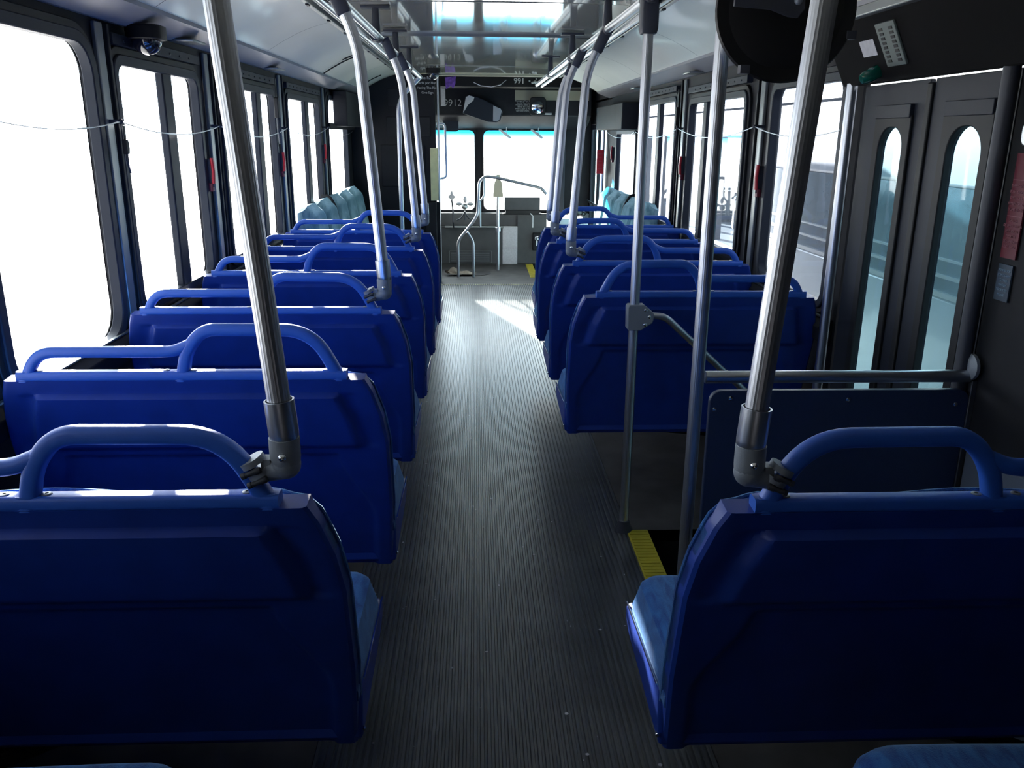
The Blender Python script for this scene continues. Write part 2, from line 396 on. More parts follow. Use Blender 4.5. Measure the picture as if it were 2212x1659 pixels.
# top light panels of the sliding windows: a row of slots under the header
for i, (w, side) in enumerate([(LW[3], 'left'), (LW[4], 'left'), (LW[5], 'left'), (RW[1], 'right'), (RW[2], 'right')]):
    X = XL if side == 'left' else XR; s = 1 if side == 'left' else -1
    g = G(); g.box((X, w[0] - .03, w[3] + .055), (X + s * .03, w[1] + .03, w[3] + .09)); 
    y = w[0] + .05
    while y < w[1] - .05:
        g.box((X + s * .03, y, w[3] + .066), (X + s * .034, y + .012, w[3] + .074)); y += .11
    struct('trim_%d' % (3 + i), g, 'frame', bevel=.002)
# pillar cover strips
k = 8
for X, s, ysl in ((XL, 1, (2.885, 3.97, 5.40, 6.90)), (XR, -1, (3.93, 5.42, 6.84))):
    for y in ysl:
        g = G(); g.box((X, y - .028, .80), (X + s * .016, y + .028, 1.78)); struct('trim_%d' % k, g, 'trim', bevel=.004); k += 1
        g = G(); g.box((X, y + .040, .80), (X + s * .024, y + .058, 1.78)); struct('trim_%d' % k, g, 'black', bevel=.003); k += 1
# sill ledges
for X, s, y0, y1 in ((XL, 1, YB, 8.4), (XR, -1, 2.95, 8.5)):
    g = G(); g.prism([(X, .70), (X + s * .045, .72), (X + s * .055, .775), (X + s * .03, .80), (X, .80)], 1, y0, y1)
    struct('trim_%d' % k, g, 'dark', bevel=.004); k += 1
    g = G(); g.box((X + s * .02, y0, .803), (X + s * .032, y1, .808)); struct('trim_%d' % k, g, 'trim', smooth=False); k += 1

# ================================================================== CEILING, COVES, LAMP LENSES
zc = 2.0
seams = [YB, -.2, 1.1, 2.5, 3.95, 5.30, 6.42, 7.55, 8.6]
for i in range(len(seams) - 1):
    a, b = seams[i], seams[i + 1]
    t0, t1 = (0, 0)
    if i == 4: t0, t1 = .000, .013
    if i == 5: t0, t1 = .0, -.005
    g = G(); g.grid(lambda u, v: (-.72 + 1.54 * u, a + .004 + (b - a - .008) * v, zc + t0 * (1 - v) + t1 * v - .012 * (abs(u - .5) * 2) ** 3), 16, 6)
    o = obj('ceiling', g, 'ceil', None); o['kind'] = 'structure'
g = G(); g.box((-.75, YB, zc + .02), (.85, 8.6, zc + .04)); struct('ceiling_backing', g, 'blackp', smooth=False).name = 'ceiling'
g = G()
for y in seams[1:-1]: g.box((-.72, y - .002, zc - .003), (.82, y + .002, zc + .014))
struct('trim_%d' % k, g, 'trim', smooth=False); k += 1
def cove_profile(s, t):    # s -1 left, +1 right ; from the top inwards to the low edge
    x0, z0, x1, z1 = (-.70, 1.995, -1.075, 1.835) if s < 0 else (.80, 1.985, 1.175, 1.835)
    x = x0 + (x1 - x0) * t; z = z0 + (z1 - z0) * t + .022 * math.sin(math.pi * t)
    return x, z
for s, y0, y1 in ((-1, YB, 8.40), (1, YB, 8.40)):
    ys = [y0, .3, 1.9, 3.05, 4.6, 6.15, 7.35, y1]
    for a, b in zip(ys[:-1], ys[1:]):
        g = G(); g.grid(lambda u, v: (cove_profile(s, v)[0], a + .002 + (b - a - .004) * u, cove_profile(s, v)[1]), 1, 10)
        if s < 0:
            for (yy, t0, t1) in ((b - .10, .25, .75),):
                pass
        o = obj('cove_panel', g, 'cove', None); o['kind'] = 'structure'; o.name = 'ceiling'
    g = G(); g.grid(lambda u, v: (cove_profile(s, v)[0] + s * .004, y0 + (y1 - y0) * u, cove_profile(s, v)[1] + .006), 1, 10); o = obj('ceiling', g, 'dark', None); o['kind'] = 'structure'
    X = XL if s < 0 else XR
    low = cove_profile(s, 1)
    g = G(); g.prism([(X, 1.79), (X - s * .03, 1.786), (low[0] - s * .012, low[1] - .006), (low[0] - s * .014, low[1] + .012), (X, 1.87)], 1, y0, y1)
    struct('trim_%d' % k, g, 'lens', smooth=False); k += 1
    # raised end of the cove by the front bulkhead
    g = G(); P = [cove_profile(s, t / 8) for t in range(9)]
    g.prism([(P[0][0], 2.08)] + P + [(X, 1.79), (X, 2.08)], 1, y1, y1 + .03); struct('trim_%d' % k, g, 'cream', smooth=False); k += 1
    # aluminium track along the cove top, with short dark slots
    g = G(); xt = -.70 if s < 0 else .80
    for dx, w, h in ((0, .02, .022), (-s * .035, .012, .014), (-s * .07, .02, .02)):
        g.box((xt + dx - w / 2, y0, 1.985 - h), (xt + dx + w / 2, 8.4, 1.999))
    struct('trim_%d' % k, g, 'trim', bevel=.003); k += 1
    g = G(); y = 1.2
    while y < 8: g.box((xt - .006, y, 1.958), (xt + .006, y + .045, 1.965)); y += .52
    struct('trim_%d' % k, g, 'black', smooth=False); k += 1
# black slots and small fixings in the cove panels
g = G()
for (y, s, t0, t1) in ((6.1, -1, .15, .55), (6.2, -1, .35, .95), (8.0, -1, .4, .8)):
    P = [cove_profile(s, t0 + (t1 - t0) * i / 6) for i in range(7)]
    g.sweep([(p[0] * .997, y, p[1] - .004) for p in P], circ(.004, 6))
struct('trim_%d' % k, g, 'black', smooth=False); k += 1

# lamp end caps on the lens strip
for s, y in ((-1, 4.95), (-1, 3.5), (-1, 2.3), (1, 4.9), (1, 6.6)):
    g = G(); x = -1.135 if s < 0 else 1.24
    g.box((x - .05, y, 1.783), (x + .05, y + .16, 1.793)); struct('trim_%d' % k, g, 'trim', bevel=.004); k += 1

def cushion(x0, x1, y0, y1, zb, H, r=.06, e=.035, n=28, slope=0, round_back=False):
    # padded block with rounded front corners; returns a grid closed by a skirt
    g = G()
    def P(i, j):
        x = x0 + (x1 - x0) * i; y = y0 + (y1 - y0) * j
        sx = 1 if x > (x0 + x1) / 2 else -1; qx = min(x - x0, x1 - x); qy = (y1 - y) if not round_back else min(y1 - y, y - y0)
        qx = abs(qx)
        if qx < r and qy < r:
            hx, hy = r - qx, r - qy; m = max(hx, hy); h = math.hypot(hx, hy)
            k_ = m / h if h > 1e-6 else 1    # square corner mapped on to a round one
            nhx, nhy = hx * k_, hy * k_; x += sx * (nhx - hx); y += (nhy - hy); d = r - m
        else: d = min(qx, qy)
        t = min(1, d / e); h = H * math.sqrt(max(0, 1 - (1 - t) ** 2))
        return (x, y, zb + h + slope * (y - y0) + .004 * math.sin(9 * i) * t)
    g.grid(P, n, n)
    bd = [P(i / n, 0) for i in range(n + 1)] + [P(1, j / n) for j in range(1, n + 1)] + [P(i / n, 1) for i in range(n - 1, -1, -1)] + [P(0, j / n) for j in range(n - 1, 0, -1)]
    m = len(bd); g.add(bd + [(p[0], p[1], zb - .02 + slope * (p[1] - y0)) for p in bd], [(i, (i + 1) % m, m + (i + 1) % m, m + i) for i in range(m)] + [tuple(range(m, 2 * m))])
    return g

# ================================================================== SEATS (double, forward facing)
# local frame: u = distance from the aisle side towards the wall, y forwards, z up; origin on the floor under the back shell
WU = .905
def uedge(z):   # aisle-side outline of the shell
    pts = [(.30, .0), (.5, -.012), (.70, -.014), (.78, -.004), (.85, .016), (.883, .032)]
    for (a, ua), (b, ub) in zip(pts[:-1], pts[1:]):
        if z <= b: return ua + (ub - ua) * (z - a) / (b - a)
    return pts[-1][1]
def ylean(z): return -.283 * (z - .30)
def shell_rear(u, z):   # rear surface of the shell
    e0 = uedge(z); e1 = WU - uedge(z) * .8
    y = ylean(z)
    d = min(u - e0, e1 - u)
    y += .008 * (1 - sstep(0, .010, d)) ** 2
    # raised upper pad
    zt, zb = .844, .690
    ins = .078 - .02 * (zt - z) / .15
    hx = min(sstep(ins - .008, ins + .02, d), 1)
    hz = sstep(zb - .006, zb + .014, z) * (1 - sstep(zt - .005, zt + .006, z))
    y -= (.013 + .009 * sstep(zb - .1, zt, z)) * hx * hz
    # channel between frame and pad
    y += .006 * math.exp(-((d - ins + .014) / .022) ** 2) * hz
    # recessed lower field
    zt2 = .672; ins2 = .125 - .085 * sstep(0, .22, zt2 - z)
    y += .010 * sstep(ins2 - .006, ins2 + .012, d) * (1 - sstep(zt2 - .012, zt2 + .004, z))
    return y
def double_seat(sgn, label, cat, loc, group):
    # sgn -1: left side seat (u grows towards -x); +1: right side seat
    t = thing('double_seat', label, cat, loc, group)
    X = lambda u: sgn * u
    nu, nv = 150, 120; z0, z1 = .30, .883
    g = G()
    def rear(i, j):
        z = z0 + (z1 - z0) * (j / nv); e0 = uedge(z); e1 = WU - uedge(z) * .8
        u = e0 + (e1 - e0) * (i / nu); return (X(u), shell_rear(u, z), z)
    R = [[rear(i, j) for i in range(nu + 1)] for j in range(nv + 1)]
    th = .046
    V = []; F = []
    for j in range(nv + 1): V += R[j]
    F += [(j * (nu + 1) + i, j * (nu + 1) + i + 1, (j + 1) * (nu + 1) + i + 1, (j + 1) * (nu + 1) + i) for j in range(nv) for i in range(nu)]
    g.add(V, F)
    # rim: sides, top ledge, bottom and front wall
    loop = [R[j][0] for j in range(nv + 1)] + [R[nv][i] for i in range(1, nu + 1)] + [R[j][nu] for j in range(nv - 1, -1, -1)] + [R[0][i] for i in range(nu - 1, 0, -1)]
    n = len(loop); mid = []; fr = []
    for p in loop:
        y = ylean(p[2]); mid.append((p[0], max(p[1], y + .012), p[2])); fr.append((p[0], y + th + (.004 if p[2] < .87 else 0), p[2] + (.004 if p[2] > .88 else 0)))
    g.add(loop + fr, [(i, (i + 1) % n, n + (i + 1) % n, n + i) for i in range(n)] + [tuple(range(n, 2 * n))])
    obj('back_shell', g, 'blue', t, ang=32)
    # moulded handle: tall hoop on the aisle half, low bar on the window half, base strip screwed to the shell top
    yb, yt = ylean(.883) + .016, ylean(.883) + .012
    P = lambda u, z: (X(u), yb + (yt - yb) * (z - .88) / .13, z)
    sec = rrect(.028, .030, .010, 3)
    g = G()
    hoop = fillet([P(.088, .878), P(.152, 1.003), P(.405, 1.005), P(.447, .955), P(.466, .878)], [0, .075, .055, .03, 0], 8)
    g.sweep(hoop, sec, up=(0, 1, 0))
    low = fillet([P(.440, .968), P(.480, .951), P(.795, .951), P(.833, .878)], [0, .02, .05, 0], 8)
    g.sweep(low, rrect(.026, .027, .010, 3), up=(0, 1, 0))
    g.sweep([(X(.074), yb, .893), (X(.846), yb, .893)], rrect(.032, .024, .007, 3), up=(0, 1, 0))
    for uu in (.092, .466, .833):
        g.sweep([(X(uu), yb, .880), (X(uu), yb, .905)], rrect(.032, .036, .012, 3), up=(0, 1, 0), scales=[1, .9])
    h = obj('handle', g, 'blue_h', t, ang=40)
    for uu in (.125, .435, .500, .795):
        g = G(); g.lathe([(.008, 0), (.008, .0015), (.0065, .0022), (.003, .0022), (.003, .0005)], (X(uu), yb, .9045), (0, 0, 1), 14); obj('screw', g, 'trim', h)
    # upholstered back pad, its rolled edge shows round the shell
    g = G()
    def pad(i, j):
        v = j; z = .40 + .482 * v; e = .012; u0 = uedge(min(z, .883)) + .008 * (v > .97); u1 = WU - uedge(min(z, .883)) * .8
        u = u0 + (u1 - u0) * i; q = min(i, 1 - i)
        bulge = .045 * sstep(0, .08, q) * (1 - .5 * sstep(.85, 1, v)) + .012 * math.cos(4 * math.pi * i) * sstep(0, .1, q)
        return (X(u), ylean(z) + .048 + bulge, z)
    g.grid(pad, 40, 20)
    g2 = G(); V = [pad(i / 40, 1) for i in range(41)]
    rim = [pad(0, j / 20) for j in range(21)] + [pad(i / 40, 1) for i in range(1, 41)] + [pad(1, j / 20) for j in range(19, -1, -1)]
    g.sweep([(p[0], p[1] - .002, p[2]) for p in rim], circ(.005, 8))
    back = [(p[0], p[1] - .03, p[2]) for p in rim]
    g.add(rim + back, [(i, i + 1, len(rim) + i + 1, len(rim) + i) for i in range(len(rim) - 1)])
    obj('back_cushion', g, 'fabric', t)
    # seat base moulding with bright edge strip
    def base_prof():
        return [(-.005, .31), (.02, .425), (.36, .405), (.385, .385), (.375, .355), (.33, .335)]
    g = G(); g.prism(base_prof(), 0, X(-.012), X(WU - .01)); obj('seat_base', g, 'blue', t, bevel=.008)
    g = G(); g.sweep([(X(-.014), .03, .427), (X(-.014), .36, .408)], rrect(.004, .004, .001, 1)); obj('edge_strip', g, 'chrome', t)
    g = G(); g.lathe([(.004, 0), (.006, .003), (.003, .006)], (X(-.012), .0, .335), (-sgn, 0, 0), 10); obj('bolt', g, 'chrome', t)
    # cushions
    for a, b in ((-.010, .445), (.450, .895)):
        xa, xb_ = sorted((X(a), X(b)))
        obj('seat_cushion', cushion(xa, xb_, -.02, .372, .432, .062, slope=-.03), 'fabric', t)
    # cantilever frame to the wall
    g = G()
    for yy in (.08, .28):
        g.sweep([(X(.18), yy, .32), (X(.60), yy, .28), (X(.93), yy, .14)], rrect(.035, .05, .004, 1))
    g.sweep([(X(.55), .08, .295), (X(.55), .28, .295)], rrect(.03, .03, .004, 1))
    obj('seat_frame', g, 'black', t)
    return t
GS = 'blue double seats facing forwards'
AX_L, AX_R = -.239, .360
YLs = [1.378, 2.093, 2.85, 3.608, 4.377, 5.13]
YRs = [1.341, 3.133, 3.893, 4.693, 5.45]
LL = ['blue double seat at the bottom left, nearest left back with pole clamped to its hoop',
      'blue double seat directly in front of the nearest left seat, no pole on it',
      'blue double seat third from the back on the left, pole clamped to its hoop',
      'blue double seat fourth from the back on the left, without a pole',
      'blue double seat fifth from the back on the left, clamp on its hoop',
      'blue double seat farthest forward on the left, just behind the pale side-facing seats']
LR = ['blue double seat at the bottom right, behind the navy partition',
      'blue double seat just past the rear door on the right, behind the bare pole',
      'blue double seat second beyond the rear door on the right, pole clamped to its hoop',
      'blue double seat third beyond the rear door on the right',
      'blue double seat farthest forward on the right, beside the white console']
sl = double_seat(-1, LL[0], 'seat', (AX_L, YLs[0], 0), GS)
for y, l in zip(YLs[1:], LL[1:]): copy_tree(sl, (AX_L, y, 0), l)
sr = double_seat(1, LR[0], 'seat', (AX_R, YRs[0], 0), GS)
for y, l in zip(YRs[1:], LR[1:]): copy_tree(sr, (AX_R + (.04 if y > 5 else 0), y, 0), l)

# rear row: only the front of the cushions shows
def rear_cushion(x0, x1, label):
    t = thing('rear_bench_seat', label, 'seat', ((x0 + x1) / 2, .792, 0), 'rear bench seats')
    w = (x1 - x0) / 2
    g = cushion(-w, w, -.25, .25, .50, .085, r=.09, e=.05, n=36)
    obj('seat_cushion', g, 'fabric', t)
    g = G(); g.box((-w + .02, -.25, .05), (w - .02, .18, .48)); obj('seat_base', g, 'dark', t, bevel=.01)
    return t
rear_cushion(-1.18, -.385, 'dim blue seat cushion edge at the bottom left corner of the photo')
rear_cushion(.525, 1.28, 'blue seat cushion at the bottom right corner with diagonal woven streaks')

# ================================================================== GRAB POLES
def clamp_pole(side, y, label, dx=0):
    s = -1 if side == 'left' else 1
    xb = -.300 if side == 'left' else .423      # foot of the pole
    xb += dx
    t = thing('grab_pole', label, 'pole', (xb, y, .950 if side == 'left' else .945), 'clamped grab poles')
    if side == 'left': top = [(-.052, .723), (-.118, .895)]
    else: top = [(.047, .738), (.118, .905)]
    z = lambda zz: zz - .94
    path = fillet([(0, 0, z(1.0)), (top[0][0], 0, z(1.70)), (top[1][0] * 1.0, 0, z(1.845))], [0, .10, 0], 10)
    g = G(); g.sweep(path, flute(.0178), up=(0, 1, 0)); obj('tube', g, 'steel', t, ang=60)
    d = (Vector(path[1]) - Vector(path[0])).normalized()
    c0 = Vector(path[0]) + d * (-.022)
    g = G(); g.lathe([(.0165, -.012), (.0185, 0), (.0225, .010), (.0232, .018), (.0232, .070), (.0205, .070), (.0195, .040)], c0, d, 28); obj('collar', g, 'satin', t)
    g = G()
    el = fillet([Vector((0, 0, z(.985))), Vector((0, 0, z(.938))), Vector((s * .032, 0, z(.930)))], [0, .022, 0], 8)
    n = len(el); sc = [1.0 - .30 * (i / (n - 1)) ** 2 for i in range(n)]
    g.sweep(el, circ(.0238, 20), up=(0, 1, 0), scales=sc); g.sphere((0, 0, z(.942)), .0236, 16, 12)
    g.lathe([(.0238, 0), (.0238, .003), (.0195, .003)], (0, 0, z(.984)), (0, 0, 1), 24)
    e = obj('elbow', g, 'grey_fit', t)
    g = G(); g.sphere((s * -.001, -.0245, z(.962)), .0065, 12, 8); obj('rivet', g, 'chrome', e)
    # clamp round the hoop leg
    cu = .046; cz = z(.940)
    ax = Vector((s * .47, -.05, .88)).normalized()
    g = G()
    for k_ in (-.010, .010):
        g.lathe([(.0185, -.005), (.0205, -.005), (.0205, .005), (.0185, .005)], Vector((s * cu, -.002, cz)) + ax * k_, ax, 22)
    g.box((s * .022, -.012, cz - .016), (s * .036, .012, cz + .014))
    cl = obj('clamp', g, 'grey_fit', t)
    for k_ in (-.009, .009):
        c = Vector((s * (cu - .016), -.021, cz - .006)) + ax * k_
        g = G(); g.lathe([(.0045, 0), (.0055, .002), (.0055, .010), (.0042, .010), (.0042, .026), (.0052, .026), (.0052, .032)], c, Vector((s * .86, 0, -.35)), 12); obj('bolt', g, 'dark_fit', cl)
    # socket joining the overhead rail
    tp = Vector(path[-1]); td = (Vector(path[-1]) - Vector(path[-3])).normalized()
    g = G(); g.sweep([tp - td * .075, tp - td * .07, tp + td * .02], rrect(.046, .044, .008, 2), up=(0, 1, 0), scales=[.86, 1, 1]); obj('socket', g, 'dark_fit', t, bevel=.002)
    return t
yh = lambda Y: Y - .150
clamp_pole('left', yh(YLs[0]), 'tall bright fluted pole clamped to the nearest left seat, leaning outwards')
clamp_pole('left', yh(YLs[2]), 'fluted pole clamped to the third left seat, bending outwards under the rail')
clamp_pole('left', yh(YLs[4]), 'fluted pole clamped to the fifth left seat')
clamp_pole('left', yh(YLs[5]), 'thin-looking pole clamped to the farthest left blue seat')
clamp_pole('right', yh(YRs[0]), 'thick bright fluted pole clamped to the bottom right seat')
clamp_pole('right', yh(YRs[2]), 'pole clamped to the second seat beyond the rear door on the right')
clamp_pole('right', yh(YRs[3]), 'pole clamped to the third seat beyond the rear door on the right')
clamp_pole('right', yh(YRs[4]), 'pole clamped to the farthest right blue seat', .04)
#
def floor_pole(x, y, label, topx=0, bend=False, base=True):
    t = thing('floor_pole', label, 'pole', (x, y, 0), 'floor poles')
    pts = fillet([(0, 0, .0), (0, 0, 1.70), (topx, 0, 1.86)], [0, .1, 0], 8) if bend else [(0, 0, 0), (0, 0, 1.99)]
    g = G(); g.sweep(pts, flute(.0170), up=(0, 1, 0)); obj('tube', g, 'steel', t, ang=60)
    if base:
        g = G(); g.lathe([(.034, 0), (.034, .006), (.024, .030), (.022, .045), (.0175, .046)], (0, 0, 0), (0, 0, 1), 20); obj('base_cup', g, 'dark_fit', t)
    return t
pB = floor_pole(.555, 2.87, 'bare vertical pole at the front edge of the rear door step, grey bracket halfway up')
g = G(); g.sweep([(0, 0, 1.76), (0, 0, 1.775), (0, 0, 2.0)], rrect(.060, .056, .010, 2), up=(0, 1, 0), scales=[.85, 1, 1]); obj('top_socket', g, 'dark_fit', pB, bevel=.002)
g = G(); g.prism([(-.026, .795), (-.020, .788), (.022, .788), (.062, .815), (.066, .825), (.066, .848), (.060, .856), (.030, .880), (-.024, .880), (-.028, .872)], 1, -.024, .024)
bk = obj('bracket', g, 'grey_fit', pB, bevel=.004)
for (bx, bz) in ((.036, .862), (.050, .838), (.036, .810)):
    g = G(); g.lathe([(.006, 0), (.006, .002), (.003, .004)], (bx, -.024, bz), (0, -1, 0), 12); obj('screw', g, 'chrome', bk)
pA = floor_pole(.570, 2.05, 'bare vertical pole at the aisle end of the navy partition', base=False)
floor_pole(-.60, 6.85, 'vertical pole in front of the dark driver bulkhead, bending inwards to the left rail', .168, True)
# diagonal guard rail running down from the bracket to the side wall
g = G(); g.tube(fillet([(.61, 2.87, .838), (.665, 2.87, .835), (.90, 2.89, .625), (1.30, 2.90, .27)], [0, .06, .05, 0], 8), .0125, 14)
t = obj('guard_rail', g, 'steel'); tag(t, 'curved steel guard rail sloping from the pole bracket down behind the partition', 'rail')

# overhead longitudinal rails with hangers
def overhead(side, pts, hang, label):
    t = thing('overhead_rail', label, 'rail', pts[0], 'overhead grab rails')
    o = Vector(pts[0]); P = [Vector(p) - o for p in pts]
    g = G(); g.sweep(P, circ(.0165, 16)); obj('tube', g, 'steel', t)
    g = G(); s = -1 if side == 'left' else 1
    g.sweep([p + Vector((s * .045, 0, -.012)) for p in P], circ(.012, 12)); obj('lower_tube', g, 'satin', t)
    for y in hang:
        f = (y - pts[0][1]) / (pts[-1][1] - pts[0][1]); c = P[0].lerp(P[-1], f)
        g = G(); g.sweep([c + Vector((0, 0, -.02)), c + Vector((0, 0, .035)), Vector((c.x, c.y, 1.99 - o.z))], rrect(.034, .030, .008, 2), up=(0, 1, 0), scales=[1.3, 1.25, .95])
        g.box((c.x - .065, c.y - .03, 1.985 - o.z), (c.x + .065, c.y + .03, 1.997 - o.z))
        obj('hanger', g, 'dark_fit', t, bevel=.002)
        g = G(); g.sweep([c + Vector((0, -.06, 0)), c + Vector((0, .06, 0))], circ(.022, 14)); obj('sleeve', g, 'dark_fit', t)
    return t
overhead('left', [(-.47, .3, 1.868), (-.447, 2.8, 1.868), (-.432, 6.9, 1.868)], (1.7, 2.95, 4.09, 5.0, 5.9), 'left overhead grab rail hung from the glossy ceiling by dark brackets')
overhead('right', [(.56, .3, 1.868), (.548, 3.0, 1.868), (.540, 7.8, 1.868)], (1.7, 2.87, 3.75, 5.05, 6.45), 'right overhead grab rail hung from the glossy ceiling by dark brackets')

# ================================================================== PARTITION BY THE REAR DOOR
t = thing('door_partition', 'navy laminate partition with steel top rail between rear door and bottom right seat', 'partition', (.95, 2.05, 0))
g = G(); g.sweep([(-.36, 0, .850), (.34, 0, .850)], circ(.0165, 16)); obj('top_rail', g, 'satin', t)
g = G(); P = [(q[0], q[1]) for q in rr2(-.345, .10, .345, .815, .03, 5)]
g.prism(P, 1, -.009, .009); pn = obj('panel', g, 'navy', t, bevel=.002)
for (sx, sz) in ((-.292, .795), (-.333, .765), (.02, .79), (.31, .775)):
    g = G(); g.lathe([(.006, 0), (.006, .002), (.003, .004)], (sx, -.009, sz), (0, -1, 0), 12); obj('screw', g, 'chrome', pn)
g = G(); g.box((.345, -.012, .05), (.36, .012, .84)); obj('edge_post', g, 'dark_fit', t, bevel=.002)
g = G(); g.lathe([(.035, 0), (.035, .008), (.02, .014)], (.345, 0, .875), (-1, 0, 0), 16); fl_ = obj('wall_flange', g, 'grey_fit', t)

# ================================================================== REAR DOOR
def door_leaf(y0, y1, g0, g1, parent, top=1.611):
    cy = (y0 + y1) / 2
    n = 10
    out = [(q[0], q[1]) for q in rr2(y0 + .01, -.34, y1 - .01, top, .004, n)]
    inn = [(q[0], q[1]) for q in rr2(g0, -.20, g1, 1.480, (g1 - g0) * .46, n)]
    g = G(); g.ring(out, inn, 0, XR - .002, XR + .016); obj('leaf', g, 'frame', parent, bevel=.003)
    o2 = [(q[0], q[1]) for q in rr2(g0 - .035, -.24, g1 + .035, 1.515, .012, n)]
    i2 = [(q[0], q[1]) for q in rr2(g0 + .002, -.198, g1 - .002, 1.478, (g1 - g0) * .45, n)]
    g = G(); g.ring(o2, i2, 0, XR - .012, XR + .01); obj('rubber_gasket', g, 'black', parent, bevel=.004)
    g = G(); g.box((XR + .0165, g0 - .02, -.22), (XR + .0185, g1 + .02, 1.50)); obj('pane', g, 'glassd', parent, smooth=False)
    g = G(); g.box((XR - .016, g0 - .03, 1.505), (XR - .002, g1 + .03, 1.545)); obj('header_plate', g, 'frame', parent, bevel=.002)
dr = bpy.data.objects.new('door_1', None); COL.objects.link(dr); dr['kind'] = 'structure'
door_leaf(2.06, 2.475, 2.175, 2.345, dr); door_leaf(2.485, 2.92, 2.595, 2.755, dr)
g = G(); g.box((XR - .01, 2.465, -.3), (XR + .02, 2.495, 1.6)); obj('centre_seal', g, 'black', dr, bevel=.004)
g = G(); g.sweep([(XR - .04, 2.93, .0), (XR - .04, 2.93, 1.62)], circ(.018, 12)); obj('hinge_post', g, 'satin', dr)
g = G(); g.sweep([(XR - .03, 2.07, .0), (XR - .03, 2.07, 1.62)], circ(.020, 12)); obj('hinge_post', g, 'dark_fit', dr)
# header box above the door, sloping forwards out of the wall
g = G(); g.prism([(XR, 1.615), (1.26, 1.612), (1.175, 1.785), (1.175, 1.80), (XR, 1.80)], 1, .6, 2.98)
struct('trim_%d' % k, g, 'matte', bevel=.004); k += 1
g = G(); g.box((1.150, .6, 1.795), (1.185, 2.98, 1.825)); struct('trim_%d' % k, g, 'trim', bevel=.004); k += 1
hs = Vector((-.085, 0, .173)).normalized(); hn = Vector((-hs.z, 0, hs.x)) * 1   # up the slope, outwards normal
def on_header(y, s, off=0):    # y along the bus, s metres up the slope from its foot
    return Vector((1.26, y, 1.612)) + hs * s + Vector((-.898, 0, -.441)).normalized() * off
def slab(y0, y1, s0, s1, th, name, m, parent=None, bevel=.002, skew=0):
    P = []
    for off in (0, th):
        P += [on_header(y0, s0, off), on_header(y1, s0, off), on_header(y1 , s1, off), on_header(y0, s1, off)]
    g = G(); g.add(P, [(0, 1, 2, 3), (4, 7, 6, 5), (0, 4, 5, 1), (1, 5, 6, 2), (2, 6, 7, 3), (3, 7, 4, 0)])
    return obj(name, g, m, parent, bevel=bevel)
sp = slab(2.50, 2.615, .045, .175, .008, 'switch_panel', 'swplate'); tag(sp, 'grey plate with two rows of dark slots on the black header above the rear door', 'switch panel')
for r_ in range(8):
    for c_ in range(2): slab(2.515 + c_ * .060, 2.537 + c_ * .060, .058 + r_ * .0135, .066 + r_ * .0135, .0095, 'slot', 'black', sp, 0)
tag(slab(2.665, 2.76, .085, .135, .001, 'paper_label', 'label', bevel=0), 'small white paper label on the black header above the rear door', 'label')
g = G(); c = on_header(2.70, .035, .0)
g.lathe([(.022, 0), (.022, .02), (.020, .045), (.014, .055)], c, Vector((-.898, 0, -.441)), 20)
tag(obj('door_light', g, 'green'), 'round green lens lamp on the header above the rear door', 'lamp')
for y in (2.2, 2.35, 2.5, 2.66, 2.80):
    pass
# black convex mirror seen from behind, on an arm from the aisle pole
t = thing('convex_mirror', 'large round black mirror back at the top right between two poles', 'mirror', (.686, 1.98, 1.717))
ax = Vector((-.10, -1, .06)).normalized()
g = G(); g.lathe([(.151, .012), (.154, .004), (.151, -.004), (.146, .006), (.09, .022), (.02, .028)], (0, 0, 0), ax, 56); obj('back_shell', g, 'blackp', t)
g = G(); g.lathe([(.153, -.002), (.148, -.012), (.11, -.028), (.05, -.038), (.005, -.040)], (0, 0, 0), ax, 48); obj('mirror_face', g, 'mirror', t)
g = G(); g.prism([(-.130, -.001), (-.130, .024), (.005, .030), (.024, .020), (.026, -.004), (.012, -.022), (-.01, -.020), (-.05, -.006)], 1, -.052, -.044); am = obj('arm', g, 'dark_fit', t, bevel=.002)
g = G(); g.sphere((.008, -.056, .012), .009, 12, 8); obj('bolt', g, 'grey_fit', am)
for a in (-125, -20):
    g = G(); a_ = math.radians(a); g.box((.153 * math.cos(a_) - .011, -.03, .153 * math.sin(a_) - .009), (.153 * math.cos(a_) + .011, -.008, .153 * math.sin(a_) + .009)); obj('rim_clip', g, 'dark_fit', t, bevel=.001)

# ================================================================== WALL FITTINGS
def red_handle(side, y, z, label):
    X = XL if side == 'left' else XR; s = 1 if side == 'left' else -1
    t = thing('emergency_handle', label, 'handle', (X + s * .02, y, z), 'red emergency window handles')
    g = G(); g.sweep([(s * .022, 0, -.055), (s * .026, 0, 0), (s * .022, 0, .055)], rrect(.014, .030, .006, 3), up=(1, 0, 0)); obj('lever', g, 'red', t)
    g = G(); g.box((0, -.016, -.088), (s * .02, .016, -.052)); obj('latch_plate', g, 'maroon', t, bevel=.003)
    g = G(); g.box((-s * .006, -.006, -.07), (s * .024, .006, .05)); obj('backing_bar', g, 'dark_fit', t, bevel=.002)
    return t
red_handle('left', 3.835, 1.285, 'red emergency handle on the pillar just left of the tall bright pole')
red_handle('left', 5.25, 1.28, 'red emergency handle on the middle left pillar under the black buckle')
red_handle('left', 6.71, 1.31, 'red emergency handle on the farthest left pillar')
red_handle('right', 3.83, 1.27, 'red emergency handle on the right pillar nearest the rear door')
red_handle('right', 5.30, 1.27, 'red emergency handle on the middle right pillar')
red_handle('right', 8.05, 1.29, 'red emergency handle on the far right pillar beside the front door')

